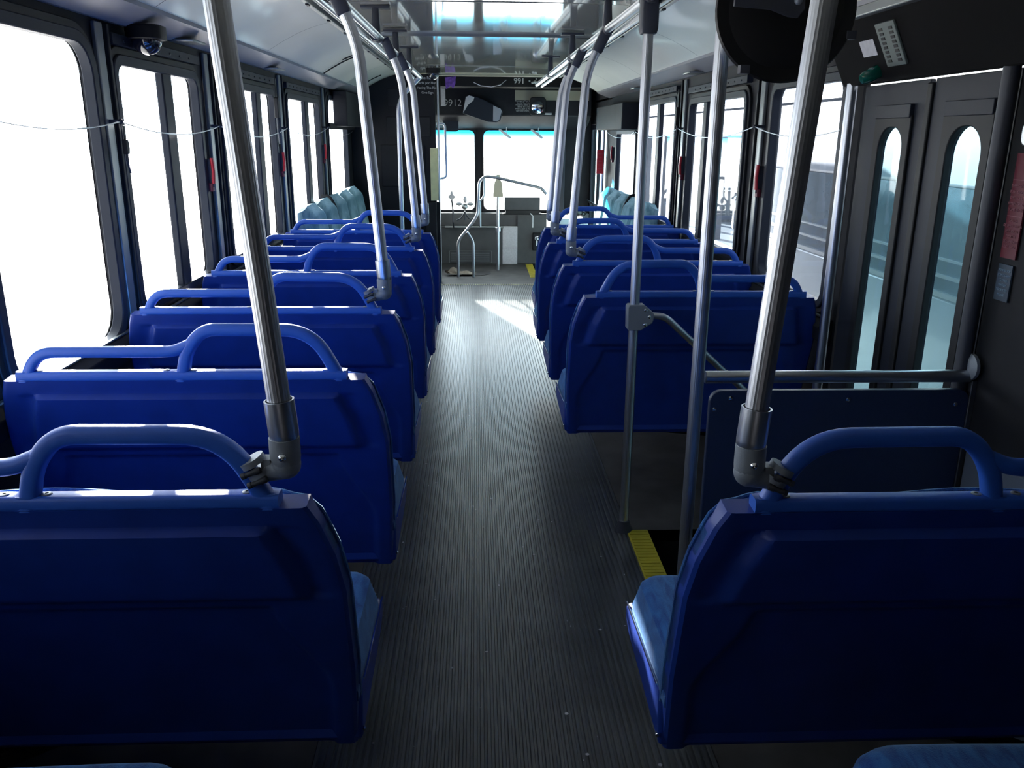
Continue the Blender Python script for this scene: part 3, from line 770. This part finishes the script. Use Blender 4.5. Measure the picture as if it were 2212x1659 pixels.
def stop_cord(side, pts, label):
    X = XL + .05 if side == 'left' else XR - .05
    t = thing('stop_cord', label, 'cord', (X, pts[0][0], pts[0][1]))
    P = []
    for (a, za), (b, zb) in zip(pts[:-1], pts[1:]):
        for i in range(13):
            f = i / 12; sag = (b - a) * .035 * 4 * f * (1 - f)
            P.append((0, a + (b - a) * f - pts[0][0], za + (zb - za) * f - sag - pts[0][1]))
    g = G(); g.tube(P, .0023, 6); obj('wire', g, 'wire', t)
    for (a, za) in pts[1:-1]:
        g = G(); g.sphere((0, a - pts[0][0], za - pts[0][1]), .009, 10, 6); g.box((-.05 if side == 'left' else 0, a - pts[0][0] - .006, za - pts[0][1] - .006), (0 if side == 'left' else .05, a - pts[0][0] + .006, za - pts[0][1] + .006))
        obj('eyelet', g, 'dark_fit', t)
    return t
stop_cord('left', [(-.5, 1.49), (.7, 1.49), (2.0, 1.49), (2.88, 1.48), (3.97, 1.475), (5.38, 1.475), (6.86, 1.49), (8.2, 1.465)], 'thin steel stop-request cord sagging across the left windows')
stop_cord('right', [(2.97, 1.47), (3.90, 1.49), (5.40, 1.49), (6.86, 1.475), (8.3, 1.47)], 'thin steel stop-request cord sagging across the right windows')

def buckle(side, y, z, label):
    X = XL + .05 if side == 'left' else XR - .05
    t = thing('strap_buckle', label, 'strap', (X, y, z), 'hanging strap buckles')
    g = G(); g.prism([(-.020, -.055), (.012, -.055), (.022, -.03), (.022, .03), (.008, .06), (-.022, .055)], 0, -.012, .012); obj('buckle_body', g, 'black', t, bevel=.004)
    g = G(); g.sweep([(0, .0, .05), (0, .004, .12), (0, 0, .16)], rrect(.003, .024, .001, 1), up=(1, 0, 0)); obj('strap', g, 'black', t)
    g = G(); g.tube([(0, 0, -.055), (0, -.008, -.10), (0, .006, -.15), (0, .02, -.20)], .006, 8); obj('cord_loop', g, 'dark_fit', t)
    return t
buckle('left', 5.13, 1.585, 'black strap buckle hanging at the top of the middle left pillar')
buckle('right', 5.43, 1.56, 'black strap buckle hanging at the top of the middle right pillar')
buckle('left', 2.90, 1.40, 'small grey clip hanging from the cord on the nearest left pillar').scale = (.6, .6, .42)

# security camera domes
def dome(x, y, z, label, m='blackp'):
    t = thing('security_camera', label, 'camera', (x, y, z), 'ceiling dome cameras')
    g = G(); g.prism(rrect(.12, .11, .03, 4), 2, -.045, .0); obj('housing', g, m, t, bevel=.004)
    g = G(); g.sphere((0, 0, -.045), .050, 24, 14, (1, 1, -1), vmax=.5) ; obj('dome', g, 'green' if False else MT_DOME, t)
    return t
MT_DOME = mat('smoked_dome', (.02, .02, .03), .04, spec=.8, coat=1.0)
dome(-1.125, 3.12, 1.795, 'black dome camera under the left roof edge above the second window')
dome(1.20, 3.55, 1.80, 'dark shiny dome camera under the right roof edge behind the round mirror')
dome(-.36, 7.6, 1.985, 'black dome camera on the ceiling near the driver bulkhead')

# signs beside the rear door
t = thing('red_notice', 'tall maroon notice with pale lettering on the wall behind the rear door', 'sign', (XR - .004, 2.0, 1.29))
g = G(); g.box((-.002, -.030, -.125), (.002, .030, .125)); pl = obj('board', g, 'maroon', t, smooth=False)
for i, s_ in enumerate(['EMERGENCY', 'PUSH DOORS', 'OPEN ONLY', 'WHEN GREEN', 'LIGHT IS ON']):
    text('lettering', s_, .0105, 'pinkprint', (-.0026, .0, .048 - i * .014), ROTR, t)
for i, s_ in enumerate(['SALIDA', 'DE EMERGENCIA', 'EMPUJE LAS', 'PUERTAS', 'SOLAMENTE', 'LUZ VERDE']):
    text('lettering', s_, .0095, 'pinkprint', (-.0026, .0, -.034 - i * .0125), ROTR, t)
g = G(); g.box((-.003, -.028, -.024), (-.0024, .028, -.0225)).box((-.003, -.028, .062), (-.0024, .028, .0635)); obj('rule', g, 'pinkprint', t, smooth=False)
t = thing('blue_notice', 'small blue-grey notice with pale lettering below the maroon notice', 'sign', (XR - .004, 2.0, 1.105))
g = G(); g.box((-.002, -.028, -.045), (.002, .028, .045)); obj('board', g, 'bluegrey', t, smooth=False)
for i in range(6): text('lettering', ['REAR DOOR', 'STEP DOWN', 'TO OPEN', 'WATCH', 'YOUR STEP', 'PLEASE'][i], .0085, 'blueprint', (-.0026, 0, .030 - i * .012), ROTR, t)
g = G(); g.prism([(q[0], q[1]) for q in rrect(.10, .065, .024, 5)], 0, -.018, 0)
o = obj('wall_lamp', g, 'silver', bevel=.006); o.location = (XR, 1.965, 1.46); tag(o, 'pale rounded wall lamp above the maroon notice at the right edge', 'lamp')

# ================================================================== SIDE-FACING SEATS
def side_seat(side, y, w, label, lean=0):
    s = 1 if side == 'left' else -1; X = XL if side == 'left' else XR
    t = thing('side_seat', label, 'seat', (X, y, 0), 'side-facing seats along the %s wall' % side)
    g = G()
    def pad(i, j):
        v = i; z = .45 + .50 * j; q = min(v, 1 - v) * w
        b = .03 + .075 * sstep(-.01, .07, q) * (1 - .75 * sstep(.86, 1.02, j)) + .10 * (1 - j)
        return (s * (.02 + b), (v - .5) * w, z + .030 * sstep(-.01, .12, q) * sstep(.6, 1, j))
    g.grid(pad, 20, 24)
    bd = [pad(i / 20, 0) for i in range(21)] + [pad(1, j / 24) for j in range(1, 25)] + [pad(i / 20, 1) for i in range(19, -1, -1)] + [pad(0, j / 24) for j in range(23, 0, -1)]
    n = len(bd); g.add(bd + [(s * .025, p[1], p[2] - .01) for p in bd], [(i, (i + 1) % n, n + (i + 1) % n, n + i) for i in range(n)])
    obj('back_cushion', g, 'teal', t)
    g = G()
    def cu(i, j):
        q = min(i, 1 - i) * w; d = .10 + .36 * j
        return (s * d, (i - .5) * w, .42 + .07 * sstep(-.01, .05, q) * sstep(-.01, .06, .46 - d if j > .5 else .3))
    g.grid(cu, 18, 18)
    bd = [cu(i / 18, 0) for i in range(19)] + [cu(1, j / 18) for j in range(1, 19)] + [cu(i / 18, 1) for i in range(17, -1, -1)] + [cu(0, j / 18) for j in range(17, 0, -1)]
    n = len(bd); g.add(bd + [(p[0], p[1], .40) for p in bd], [(i, (i + 1) % n, n + (i + 1) % n, n + i) for i in range(n)])
    obj('seat_cushion', g, 'teal', t)
    g = G(); g.prism([(s * .01, .30), (s * .42, .33), (s * .46, .40), (s * .01, .41)], 1, -w / 2 + .004, w / 2 - .004); obj('seat_base', g, 'blue', t, bevel=.006)
    g = G(); g.box((s * .01, -w / 2 + .02, 0), (s * .06, w / 2 - .02, .31)); obj('pedestal', g, 'black', t, smooth=False)
    return t
ords = ['nearest', 'second', 'third', 'fourth', 'farthest']
for i in range(5):
    side_seat('left', 5.86 + i * .50, .485, '%s of the five pale grey-teal side seats under the left windows' % ords[i])
for i in range(5):
    side_seat('right', 6.16 + i * .44, .425, '%s of the five light blue side seats under the right windows' % ords[i])
# black trim hoop between the seat groups
for X, s, y, nm in ((XL, 1, 6.61, 'left'), (XR, -1, 6.82, 'right')):
    g = G(); g.tube(fillet([(X + s * .16, y, .46), (X + s * .12, y, .90), (X + s * .07, y, .985), (X + s * .01, y, .985)], .06, 6), .010, 10)
    tag(obj('seat_divider', g, 'black'), 'dark curved divider bar between the %s side-facing seats' % nm, 'divider', 'seat divider bars')

# ================================================================== DRIVER BULKHEAD (left front)
g = G(); g.box((XL, 8.44, 0), (-.39, 8.50, 1.99)); bh = struct('wall_bulkhead', g, 'blackp', smooth=False, bevel=.004)
g = G(); g.box((-.40, 8.40, 0), (-.355, 8.52, .80)); struct('trim_%d' % k, g, 'dark', bevel=.004); k += 1
g = G(); g.sweep([(-.362, 8.42, .0), (-.362, 8.42, 1.99)], circ(.011, 12)); struct('trim_%d' % k, g, 'satin'); k += 1
g = G(); g.box((-.50, 8.36, 0), (-.39, 8.44, .80)); struct('trim_%d' % k, g, 'dark', bevel=.006); k += 1
g = G(); g.box((-.445, 8.405, .815), (-.372, 8.418, 1.315)); tag(obj('edge_board', g, 'paleyel', bevel=.002), 'pale yellow upright board on the edge of the dark driver bulkhead', 'board')
# faint panels on the bulkhead
g = G(); g.box((-.86, 8.425, 1.42), (-.44, 8.44, 1.60)).box((-.84, 8.425, 1.70), (-.58, 8.44, 1.86)).box((-.92, 8.42, .95), (-.50, 8.44, 1.34)); obj('recess_panel', g, 'dark', bh, bevel=.004)
tl = thing('fare_lettering', 'four lines of white lettering on the black bulkhead beside the purple tag', 'lettering', (-.46, 8.432, 1.885))
for i, s_ in enumerate(['the Fare', 'Tarifa por Hora', 'Having The Ring', 'Give Sign']):
    text('lettering', s_, .030 if i else .036, 'print_', (0.0, -.003, .068 - i * .044), ROTB, tl)
g = G(); g.sweep([(-.60, 8.43, 1.405), (-.575, 8.415, 1.400), (-.56, 8.42, 1.395)], circ(.008, 8)); tag(obj('door_latch', g, 'chrome'), 'small bright latch on the dark bulkhead behind the poles', 'latch')
# dark equipment box above the front left window, with a slot of daylight beside it
g = G(); g.box((XL + .026, 7.27, 1.50), (XL + .14, 8.40, 1.78)).box((XL + .026, 7.0, 1.475), (XL + .043, 8.40, 1.525)); tag(obj('equipment_box', g, 'dark', bevel=.008), 'dark box over the front left window behind the driver bulkhead', 'box', 'dark overhead boxes')
g = G(); g.box((XR, 6.98, 1.49), (XR - .14, 8.45, 1.70)); tag(obj('equipment_box', g, 'dark', bevel=.008), 'dark box over the front right window', 'box', 'dark overhead boxes')

# ================================================================== FRONT WALL
WSZ0, WSZ1 = .60, 1.485
g = G(); y0, y1 = 9.90, 9.97
g.box((XL - .07, y0, -.4), (XR + .07, y1, WSZ0)).box((XL - .07, y0, WSZ1), (XR + .07, y1, 2.1))
g.box((XL - .07, y0, WSZ0), (-1.08, y1, WSZ1)).box((-.005, y0, WSZ0), (.078, y1, WSZ1)).box((.985, y0, WSZ0), (XR + .07, y1, WSZ1))
struct('wall_front', g, 'dark', smooth=False)
def ws(nm, x0, x1):
    r = bpy.data.objects.new(nm, None); COL.objects.link(r); r.location = ((x0 + x1) / 2, 9.9, WSZ0); r['kind'] = 'structure'; w = (x1 - x0) / 2; h = WSZ1 - WSZ0
    g = G(); g.ring(rr2(-w - .02, -.02, w + .02, h + .02, .02, 6), rr2(-w, 0, w, h, .06, 6), 1, -.015, .03); obj('rubber_seal', g, 'dark', r, bevel=.003)
    g = G(); g.box((-w - .01, .035, -.01), (w + .01, .039, h + .01)); obj('pane', g, 'glassw', r, smooth=False)
wn[0] += 1; ws('window_%d' % wn[0], -1.08, -.018); wn[0] += 1; ws('window_%d' % wn[0], .088, .985)
# sloping header over the windscreen and the sign box above it
g = G(); g.prism([(9.45, 2.05), (9.45, 1.64), (9.60, 1.57), (9.90, 1.50), (9.90, 2.05)], 0, -.45, 1.25)
hd = struct('trim_%d' % k, g, 'dark', bevel=.01); k += 1
g = G(); g.box((.42, 9.444, 1.80), (1.22, 9.45, 1.90)); struct('trim_%d' % k, g, 'cream', smooth=False); k += 1
g = G(); g.box((-.36, 8.95, 1.905), (1.25, 9.35, 2.04)); sb = struct('trim_%d' % k, g, 'blackp', bevel=.006); k += 1
g = G(); g.prism([(8.60, 2.01), (8.60, 1.985), (8.75, 1.99), (8.92, 2.02), (8.98, 2.06), (8.60, 2.06)], 0, -.72, .85); struct('trim_%d' % k, g, 'cream', bevel=.004); k += 1
g = G(); g.box((XL - .02, 8.40, 1.78), (XL, 9.97, 2.1)).box((XR, 8.40, 1.78), (XR + .02, 9.97, 2.1)).box((-1.27, 8.4, 2.05), (1.4, 9.97, 2.10)); struct('ceiling_front', g, 'dark', smooth=False).name = 'ceiling'
tag(text('bus_number', '991', .075, 'print_', (.44, 8.94, 1.962), ROTB, bold=.001), 'white number 991 on the black box above the windscreen', 'number')
g = G()
for (a, b, r_) in ((.545, 1.965, .010), (.575, 1.948, .014), (.600, 1.955, .019), (.612, 1.985, .008)): g.sphere((a, 8.94, b), r_, 10, 8, (1, .5, .8))
tag(obj('sign_lamp', g, 'silver'), 'shiny crumpled silver fitting right of the number 991', 'fitting')
tag(text('handwritten_number', '9912', .098, 'print_', (-.247, 9.446, 1.762), ROTB, bold=-.0015), 'handwritten white number 9912 beside the grey label', 'number')
g = G(); g.prism([(-.31, 1.99), (-.20, 2.0), (-.205, 1.93), (-.225, 1.885), (-.25, 1.91), (-.30, 1.88)], 1, 8.93, 8.945); tag(obj('purple_tag', g, 'purple', smooth=False), 'torn purple tag on the header beside the driver bulkhead', 'tag')
g = G(); g.box((-.375, 9.44, 1.73), (-.325, 9.45, 1.93)); tag(obj('grey_label', g, 'label', smooth=False), 'upright grey label left of the handwritten number', 'label')
for i, s_ in enumerate(['Passengers Must Stand', 'Behind The Yellow', 'Pasajeros deben estar', 'detras de la linea', 'While Coach Is Moving', 'operation of the bus']):
    if i == 0: tl = thing('notice_lettering', 'block of small white lettering left of the square mirror', 'lettering', (.52, 9.44, 1.735))
    text('lettering', s_, .021, 'print_', (0, .004, .055 - i * .020), ROTB, tl)
g = G(); pts = [(.10, 8.945, 1.95)]
g.tube([(-.02, 8.94, 1.945), (.05, 8.93, 1.915), (.16, 8.93, 1.905), (.25, 8.93, 1.925), (.31, 8.94, 1.972)], .004, 6); tag(obj('loose_cable', g, 'satin'), 'thin loose cable drooping below the black box above the windscreen', 'cable')
# wide dark mirror with a pale face, hung in the middle
t = thing('interior_mirror', 'long tilted dark mirror with pale right end above the windscreen pillar', 'mirror', (.07, 9.32, 1.715))
g = G(); g.prism([(-.21, -.06), (-.18, .11), (-.14, .13), (-.06, .115), (.20, -.0), (.22, -.03), (.19, -.13), (.15, -.15), (.06, -.145)], 1, 0, .05); g.box((-.02, .04, .02), (.06, .22, .06)); obj('housing', g, 'frame', t, bevel=.008)
g = G(); g.prism([(.115, .022), (.195, -.012), (.205, -.035), (.178, -.125), (.15, -.138), (.112, -.130)], 1, -.006, 0); obj('mirror_face', g, 'silver', t, smooth=False)
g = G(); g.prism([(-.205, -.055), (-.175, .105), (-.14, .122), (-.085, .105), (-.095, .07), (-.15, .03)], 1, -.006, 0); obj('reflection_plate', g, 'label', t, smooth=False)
t = thing('square_mirror', 'square mirror with black rim at the top right of the windscreen', 'mirror', (.66, 9.33, 1.735))
g = G(); g.prism(rrect(.175, .185, .035, 5), 1, 0, .03); g.box((-.02, .02, -.02), (.02, .22, .02)); obj('rim', g, 'black', t, bevel=.006)
g = G()
def mf(i, j):
    a, b = i - .5, j - .5; return (a * .135, -.012 + .05 * (a * a + b * b), b * .13 - .012)
g.grid(mf, 12, 12); obj('mirror_face', g, 'mirror', t)
g = G(); g.box((.08, .0, -.085), (.15, .02, -.065)); obj('arm', g, 'silver', t, bevel=.002)
# sun visor on the driver side, hoop handle on the pillar
g = G(); g.prism(rr2(-.36, 1.47, -.19, 1.69, .03, 4), 1, 9.58, 9.60); g.box((-.30, 9.585, 1.64), (-.25, 9.70, 1.66)); tag(obj('sun_visor', g, 'frame', bevel=.003), 'grey sun visor behind the looped handle left of the windscreen', 'visor')
g = G(); g.tube(fillet([(-.385, 8.49, 1.545), (-.30, 8.49, 1.545), (-.29, 8.49, 1.03), (-.385, 8.49, 1.02)], [0, .07, .05, 0], 8), .011, 10); tag(obj('loop_handle', g, 'satin'), 'tall looped grab handle beside the yellow board', 'handle')
# visor arms hanging in the top of the right pane
for (x0, nm) in ((.26, 'left'), (.62, 'right')):
    g = G(); g.sweep([(x0, 9.8, 1.50), (x0 + .07, 9.78, 1.45), (x0 + .13, 9.78, 1.405)], rrect(.006, .035, .003, 2), up=(0, 1, 0), scales=[.6, 1, .6]); g.tube([(x0 + .085, 9.8, 1.52), (x0 + .08, 9.79, 1.46)], .005, 6)
    tag(obj('wiper_arm', g, 'white'), '%s of the two short pale blades across the top of the right windscreen pane' % nm, 'blade', 'windscreen blades')

# ================================================================== DASHBOARD AND FRONT FITTINGS
t = thing('dashboard', 'low dark dashboard with a vent grille and a white end panel', 'dashboard', (.1, 9.74, 0))
g = G(); g.box((-1.25, -.05, 0), (.20, .16, .43)); obj('body', g, 'dash', t, bevel=.006)
g = G(); g.box((-.46, -.12, .42), (.21, -.05, .438)); obj('ledge', g, 'trim', t, bevel=.003)
g = G(); g.box((-1.2, .02, .43), (1.2, .16, .575)); obj('upper_body', g, 'dash', t, bevel=.008)
g = G(); g.box((.20, -.055, .0), (.372, .16, .43)); g2 = obj('white_panel', g, 'label', t, bevel=.003)
g = G(); g.box((.198, -.058, .185), (.374, -.054, .188)); obj('panel_seam', g, 'dark', t, smooth=False)
g = G(); g.box((.372, -.03, .0), (1.15, .16, .575)); obj('right_body', g, 'dash', t, bevel=.006)
g = G()
for i in range(5): g.box((-.40, -.056, .030 + i * .022), (.05, -.052, .042 + i * .022))
g.box((-.42, -.054, .015), (-.41, -.05, .15)).box((.07, -.054, .015), (.08, -.05, .15)).box((-.42, -.054, .145), (.08, -.05, .152)); obj('vent_grille', g, 'trim', t, smooth=False)
g = G(); g.box((.55, -.075, .16), (.72, -.03, .36)); obj('side_box', g, 'dark', t, bevel=.006)
# farebox plate and console on the right
g = G(); g.lathe([(.030, 0), (.032, .01), (.018, .03), (.010, .05)], (.70, 9.63, .30), (0, -1, 0), 16); g.box((.685, 9.60, .22), (.70, 9.62, .28))
tag(obj('chrome_lock', g, 'chrome'), 'round chrome lock with a small key tab beside the front right seat', 'lock')
g = G(); g.prism([(.72, .0), (1.10, .0), (1.10, .60), (1.06, .66), (.76, .66), (.72, .62)], 1, 8.24, 8.66); tag(obj('wheel_console', g, 'white', bevel=.01), 'white console box beside the farthest right blue seat', 'console')
g = G(); g.sphere((.98, 8.32, .712), .06, 12, 8, (1.4, .8, .7)); g.sphere((1.04, 8.32, .700), .035, 10, 8, (1.2, .8, .8)); tag(obj('black_bundle', g, 'bag'), 'small black bundle lying against the white console', 'bundle')
# twin-legged stanchion with sloping rail
t = thing('stanchion_rail', 'bright steel stanchion with two legs and a long sloping rail by the dashboard', 'rail', (-.11, 8.75, 0))
g = G(); g.tube(fillet([(-.083, 0, 0), (-.083, 0, .38), (.085, 0, .585), (.125, 0, .66), (.14, 0, .98), (.20, 0, 1.035), (.33, 0, 1.02), (.78, 0, .92), (.83, 0, .86)], [0, .06, .06, .05, .05, .06, .05, .05, 0], 8), .0145, 12); obj('main_tube', g, 'steel', t)
g = G(); g.tube(fillet([(.077, 0, 0), (.077, 0, .38), (.012, 0, .47)], [0, .05, 0], 6), .0135, 12); obj('second_leg', g, 'steel', t)
g = G(); g.tube(fillet([(.19, 0, 1.01), (.195, 0, .84), (.15, 0, .79)], [0, .05, 0], 6), .010, 10); g.tube([(.15, .01, .80), (.15, .01, .52)], .010, 10); obj('branch', g, 'steel', t)
t = thing('fare_stand', 'slim stand with a pale plastic ticket holder in front of the windscreen', 'stand', (.235, 9.2, 0))
g = G(); g.tube([(0, 0, .0), (0, 0, 1.03)], .016, 12); obj('post', g, 'steel', t)
g = G(); g.lathe([(.030, 0), (.030, .04), (.018, .045)], (0, 0, .43), (0, 0, 1), 14); obj('foot', g, 'satin', t)
g = G(); g.prism([(-.055, .80), (.055, .80), (.045, .89), (.040, .95), (.02, .985), (.02, 1.03), (-.02, 1.03), (-.02, .985), (-.04, .95), (-.045, .89)], 1, -.035, -.01); obj('ticket_holder', g, 'cream', t, bevel=.004)
t = thing('display_hood', 'dark ribbed hood on the dashboard in front of the right windscreen pane', 'hood', (.52, 9.6, 0))
g = G(); g.box((-.20, 0, .62), (.20, .05, .765)); obj('hood_panel', g, 'dash', t, bevel=.006)
g = G(); g.box((-.19, -.02, .585), (.19, .06, .625)); g.box((-.22, 0, .57), (.22, .05, .59)); obj('bracket_base', g, 'black', t, bevel=.004)
g = G(); g.tube([(.09, -.02, .59), (.12, -.02, .56), (.12, -.02, .43)], .006, 8); obj('support_rod', g, 'white', t)
# levers and small fan on the left of the dash
t = thing('dash_fan', 'small grey clip-on fan silhouetted in the left windscreen pane', 'fan', (-.13, 9.5, .52))
g = G(); g.tube([(0, 0, 0), (0, 0, .10)], .010, 8); g.tube(fillet([(-.09, 0, .0), (-.04, 0, .02), (0, 0, .09), (.05, 0, .01), (.10, 0, .02)], .03, 4), .008, 8); obj('stem', g, 'dark_fit', t)
g = G(); g.sphere((0, 0, .15), .035, 12, 8); obj('motor', g, 'silver', t)  # silver on motor and blades paints in the pale windscreen glare
for a in (85, 165, 15):
    g = G(); a_ = math.radians(a); c = (math.cos(a_) * .065, 0, .15 + math.sin(a_) * .065 + .01)
    g.sphere(c, .026, 10, 6, (1.5 if a != 85 else .8, .2, .7 if a != 85 else 1.5)); obj('blade', g, 'silver', t)
g = G(); g.tube([(-.26, 9.62, .43), (-.262, 9.5, .50), (-.26, 9.5, .62), (-.275, 9.5, .76)], .009, 8); t = obj('wand_mirror', g, 'dark_fit'); tag(t, 'small diamond shaped paddle on a thin stalk in the left windscreen pane', 'mirror')
g = G(); g.prism([(-.32, .775), (-.29, .80), (-.285, .835), (-.262, .835), (-.258, .80), (-.228, .775), (-.27, .735)], 1, 9.49, 9.505); obj('paddle', g, 'label', t, bevel=.002)  # paddle coloured pale to imitate glare from the windscreen
# rags and hole cover by the foot of the stanchion, black bag at the dash
g = G(); g.lathe([(.17, 0), (.17, .003), (.02, .004)], (-.02, 9.0, .003), (0, 0, 1), 24); o = obj('floor_mat', g, 'blackp'); tag(o, 'round black hole cover on the floor behind the stanchion legs', 'cover')
g = G()
def rag(i, j):
    a = i * 2 - 1; b = j * 2 - 1
    return (-.17 + .14 * a + .03 * math.sin(5 * b), 8.86 + .06 * b, .012 + .04 * abs(math.sin(3.1 * a + 2 * b)) * (1 - abs(b)) * (1.2 - a) + .01)
g.grid(rag, 24, 16); tag(obj('crumpled_rag', g, 'rag'), 'crumpled beige rag lying at the foot of the stanchion', 'rag')
g = G(); g.sphere((-.50, 9.35, .20), .12, 20, 14, (.75, .9, 1.65)); tag(obj('black_bag', g, 'bag'), 'black bag slumped between the bulkhead and the dashboard', 'bag')

# ================================================================== FRONT DOOR (right front)
dr = bpy.data.objects.new('door_2', None); COL.objects.link(dr); dr['kind'] = 'structure'
g = G()
for a, b in ((8.62, 9.22), (9.24, 9.85)):
    g.ring(rr2(a, -.38, b, 1.555, .01, 5), rr2(a + .05, -.25, b - .05, 1.50, .06, 5), 0, XR, XR + .018)
obj('leaf', g, 'frame', dr, bevel=.003)
g = G(); g.box((XR + .0185, 8.64, -.3), (XR + .021, 9.84, 1.53)); obj('pane', g, 'glassc', dr, smooth=False)
g = G(); g.sweep([(XR - .03, 8.68, .72), (XR - .03, 9.8, .72)], circ(.012, 10)); obj('grab_bar', g, 'dark_fit', dr)
g = G(); g.sweep([(1.27, 8.60, .0), (1.27, 8.60, 1.60)], circ(.014, 10)); obj('hinge_post', g, 'satin', dr)
g = G(); g.box((.91, 9.52, .5), (.985, 9.9, 1.5)); struct('trim_%d' % k, g, 'frame', bevel=.01); k += 1
t = thing('red_notice', 'small red notice hanging beside the front door', 'sign', (1.235, 8.55, 1.19))
g = G(); g.box((-.034, -.004, -.115), (.034, .004, .115)); obj('board', g, 'red', t, bevel=.002)
for i in range(5): text('lettering', ['EMERGENCY', 'DOOR', 'RELEASE', 'TURN VALVE', 'PUSH DOOR'][i], .009, 'pinkprint', (0, -.0046, .075 - i * .035), ROTB, t)

# ================================================================== OUTSIDE
g = G(); g.box((-60, -40, -.98), (60, 90, -.90)); struct('ground', g, 'ground', smooth=False)
t = thing('neighbouring_bus', 'pale bus parked close alongside, seen through the right windows and rear door', 'bus', (2.45, 6, -.9))
def B(name, boxes, m, **kw):
    g = G()
    for a, b in boxes: g.box((a[0] - 2.45, a[1] - 6, a[2] + .9), (b[0] - 2.45, b[1] - 6, b[2] + .9))
    return obj(name, g, m, t, **kw)
B('lower_body', [((2.45, -3, -.6), (4.9, 7.3, .64)), ((2.45, 7.3, -.6), (4.9, 12.5, .42))], 'buswhite', bevel=.02)
B('upper_body', [((2.45, -3, 1.20), (2.52, 7.3, 1.72)), ((2.45, 7.3, 1.43), (2.52, 12.5, 1.72)), ((2.45, -3, 1.66), (4.9, 7.3, 1.76)), ((2.45, 7.3, 1.66), (4.9, 12.5, 1.76))], 'busgrey', bevel=.02)
B('window_band', [((2.46, -3, .64), (2.50, 7.3, 1.20))], 'busglass', smooth=False)
B('rub_rail', [((2.44, -3, .64), (2.46, 7.3, .665)), ((2.44, -3, .74), (2.46, 7.3, .755)), ((2.44, -3, .83), (2.46, 7.3, .84))], 'trim', smooth=False)
for y in (7.3, 8.6, 9.9, 11.2, 12.3): B('window_post', [((2.45, y, .42), (2.52, y + .10, 1.43))], 'busgrey', smooth=False)
for y in (7.8, 8.9, 9.4, 10.4, 11.0): B('seat_back', [((2.9, y, .42), (3.4, y + .12, .80))], 'busglass', bevel=.03)
for y in (0.5, 10.5):
    g = G(); g.lathe([(.25, 0), (.48, 0), (.5, .05), (.5, .25), (.3, .26)], (.02 - .03, y - 6, .5), (1, 0, 0), 28); obj('wheel', g, 'black', t)
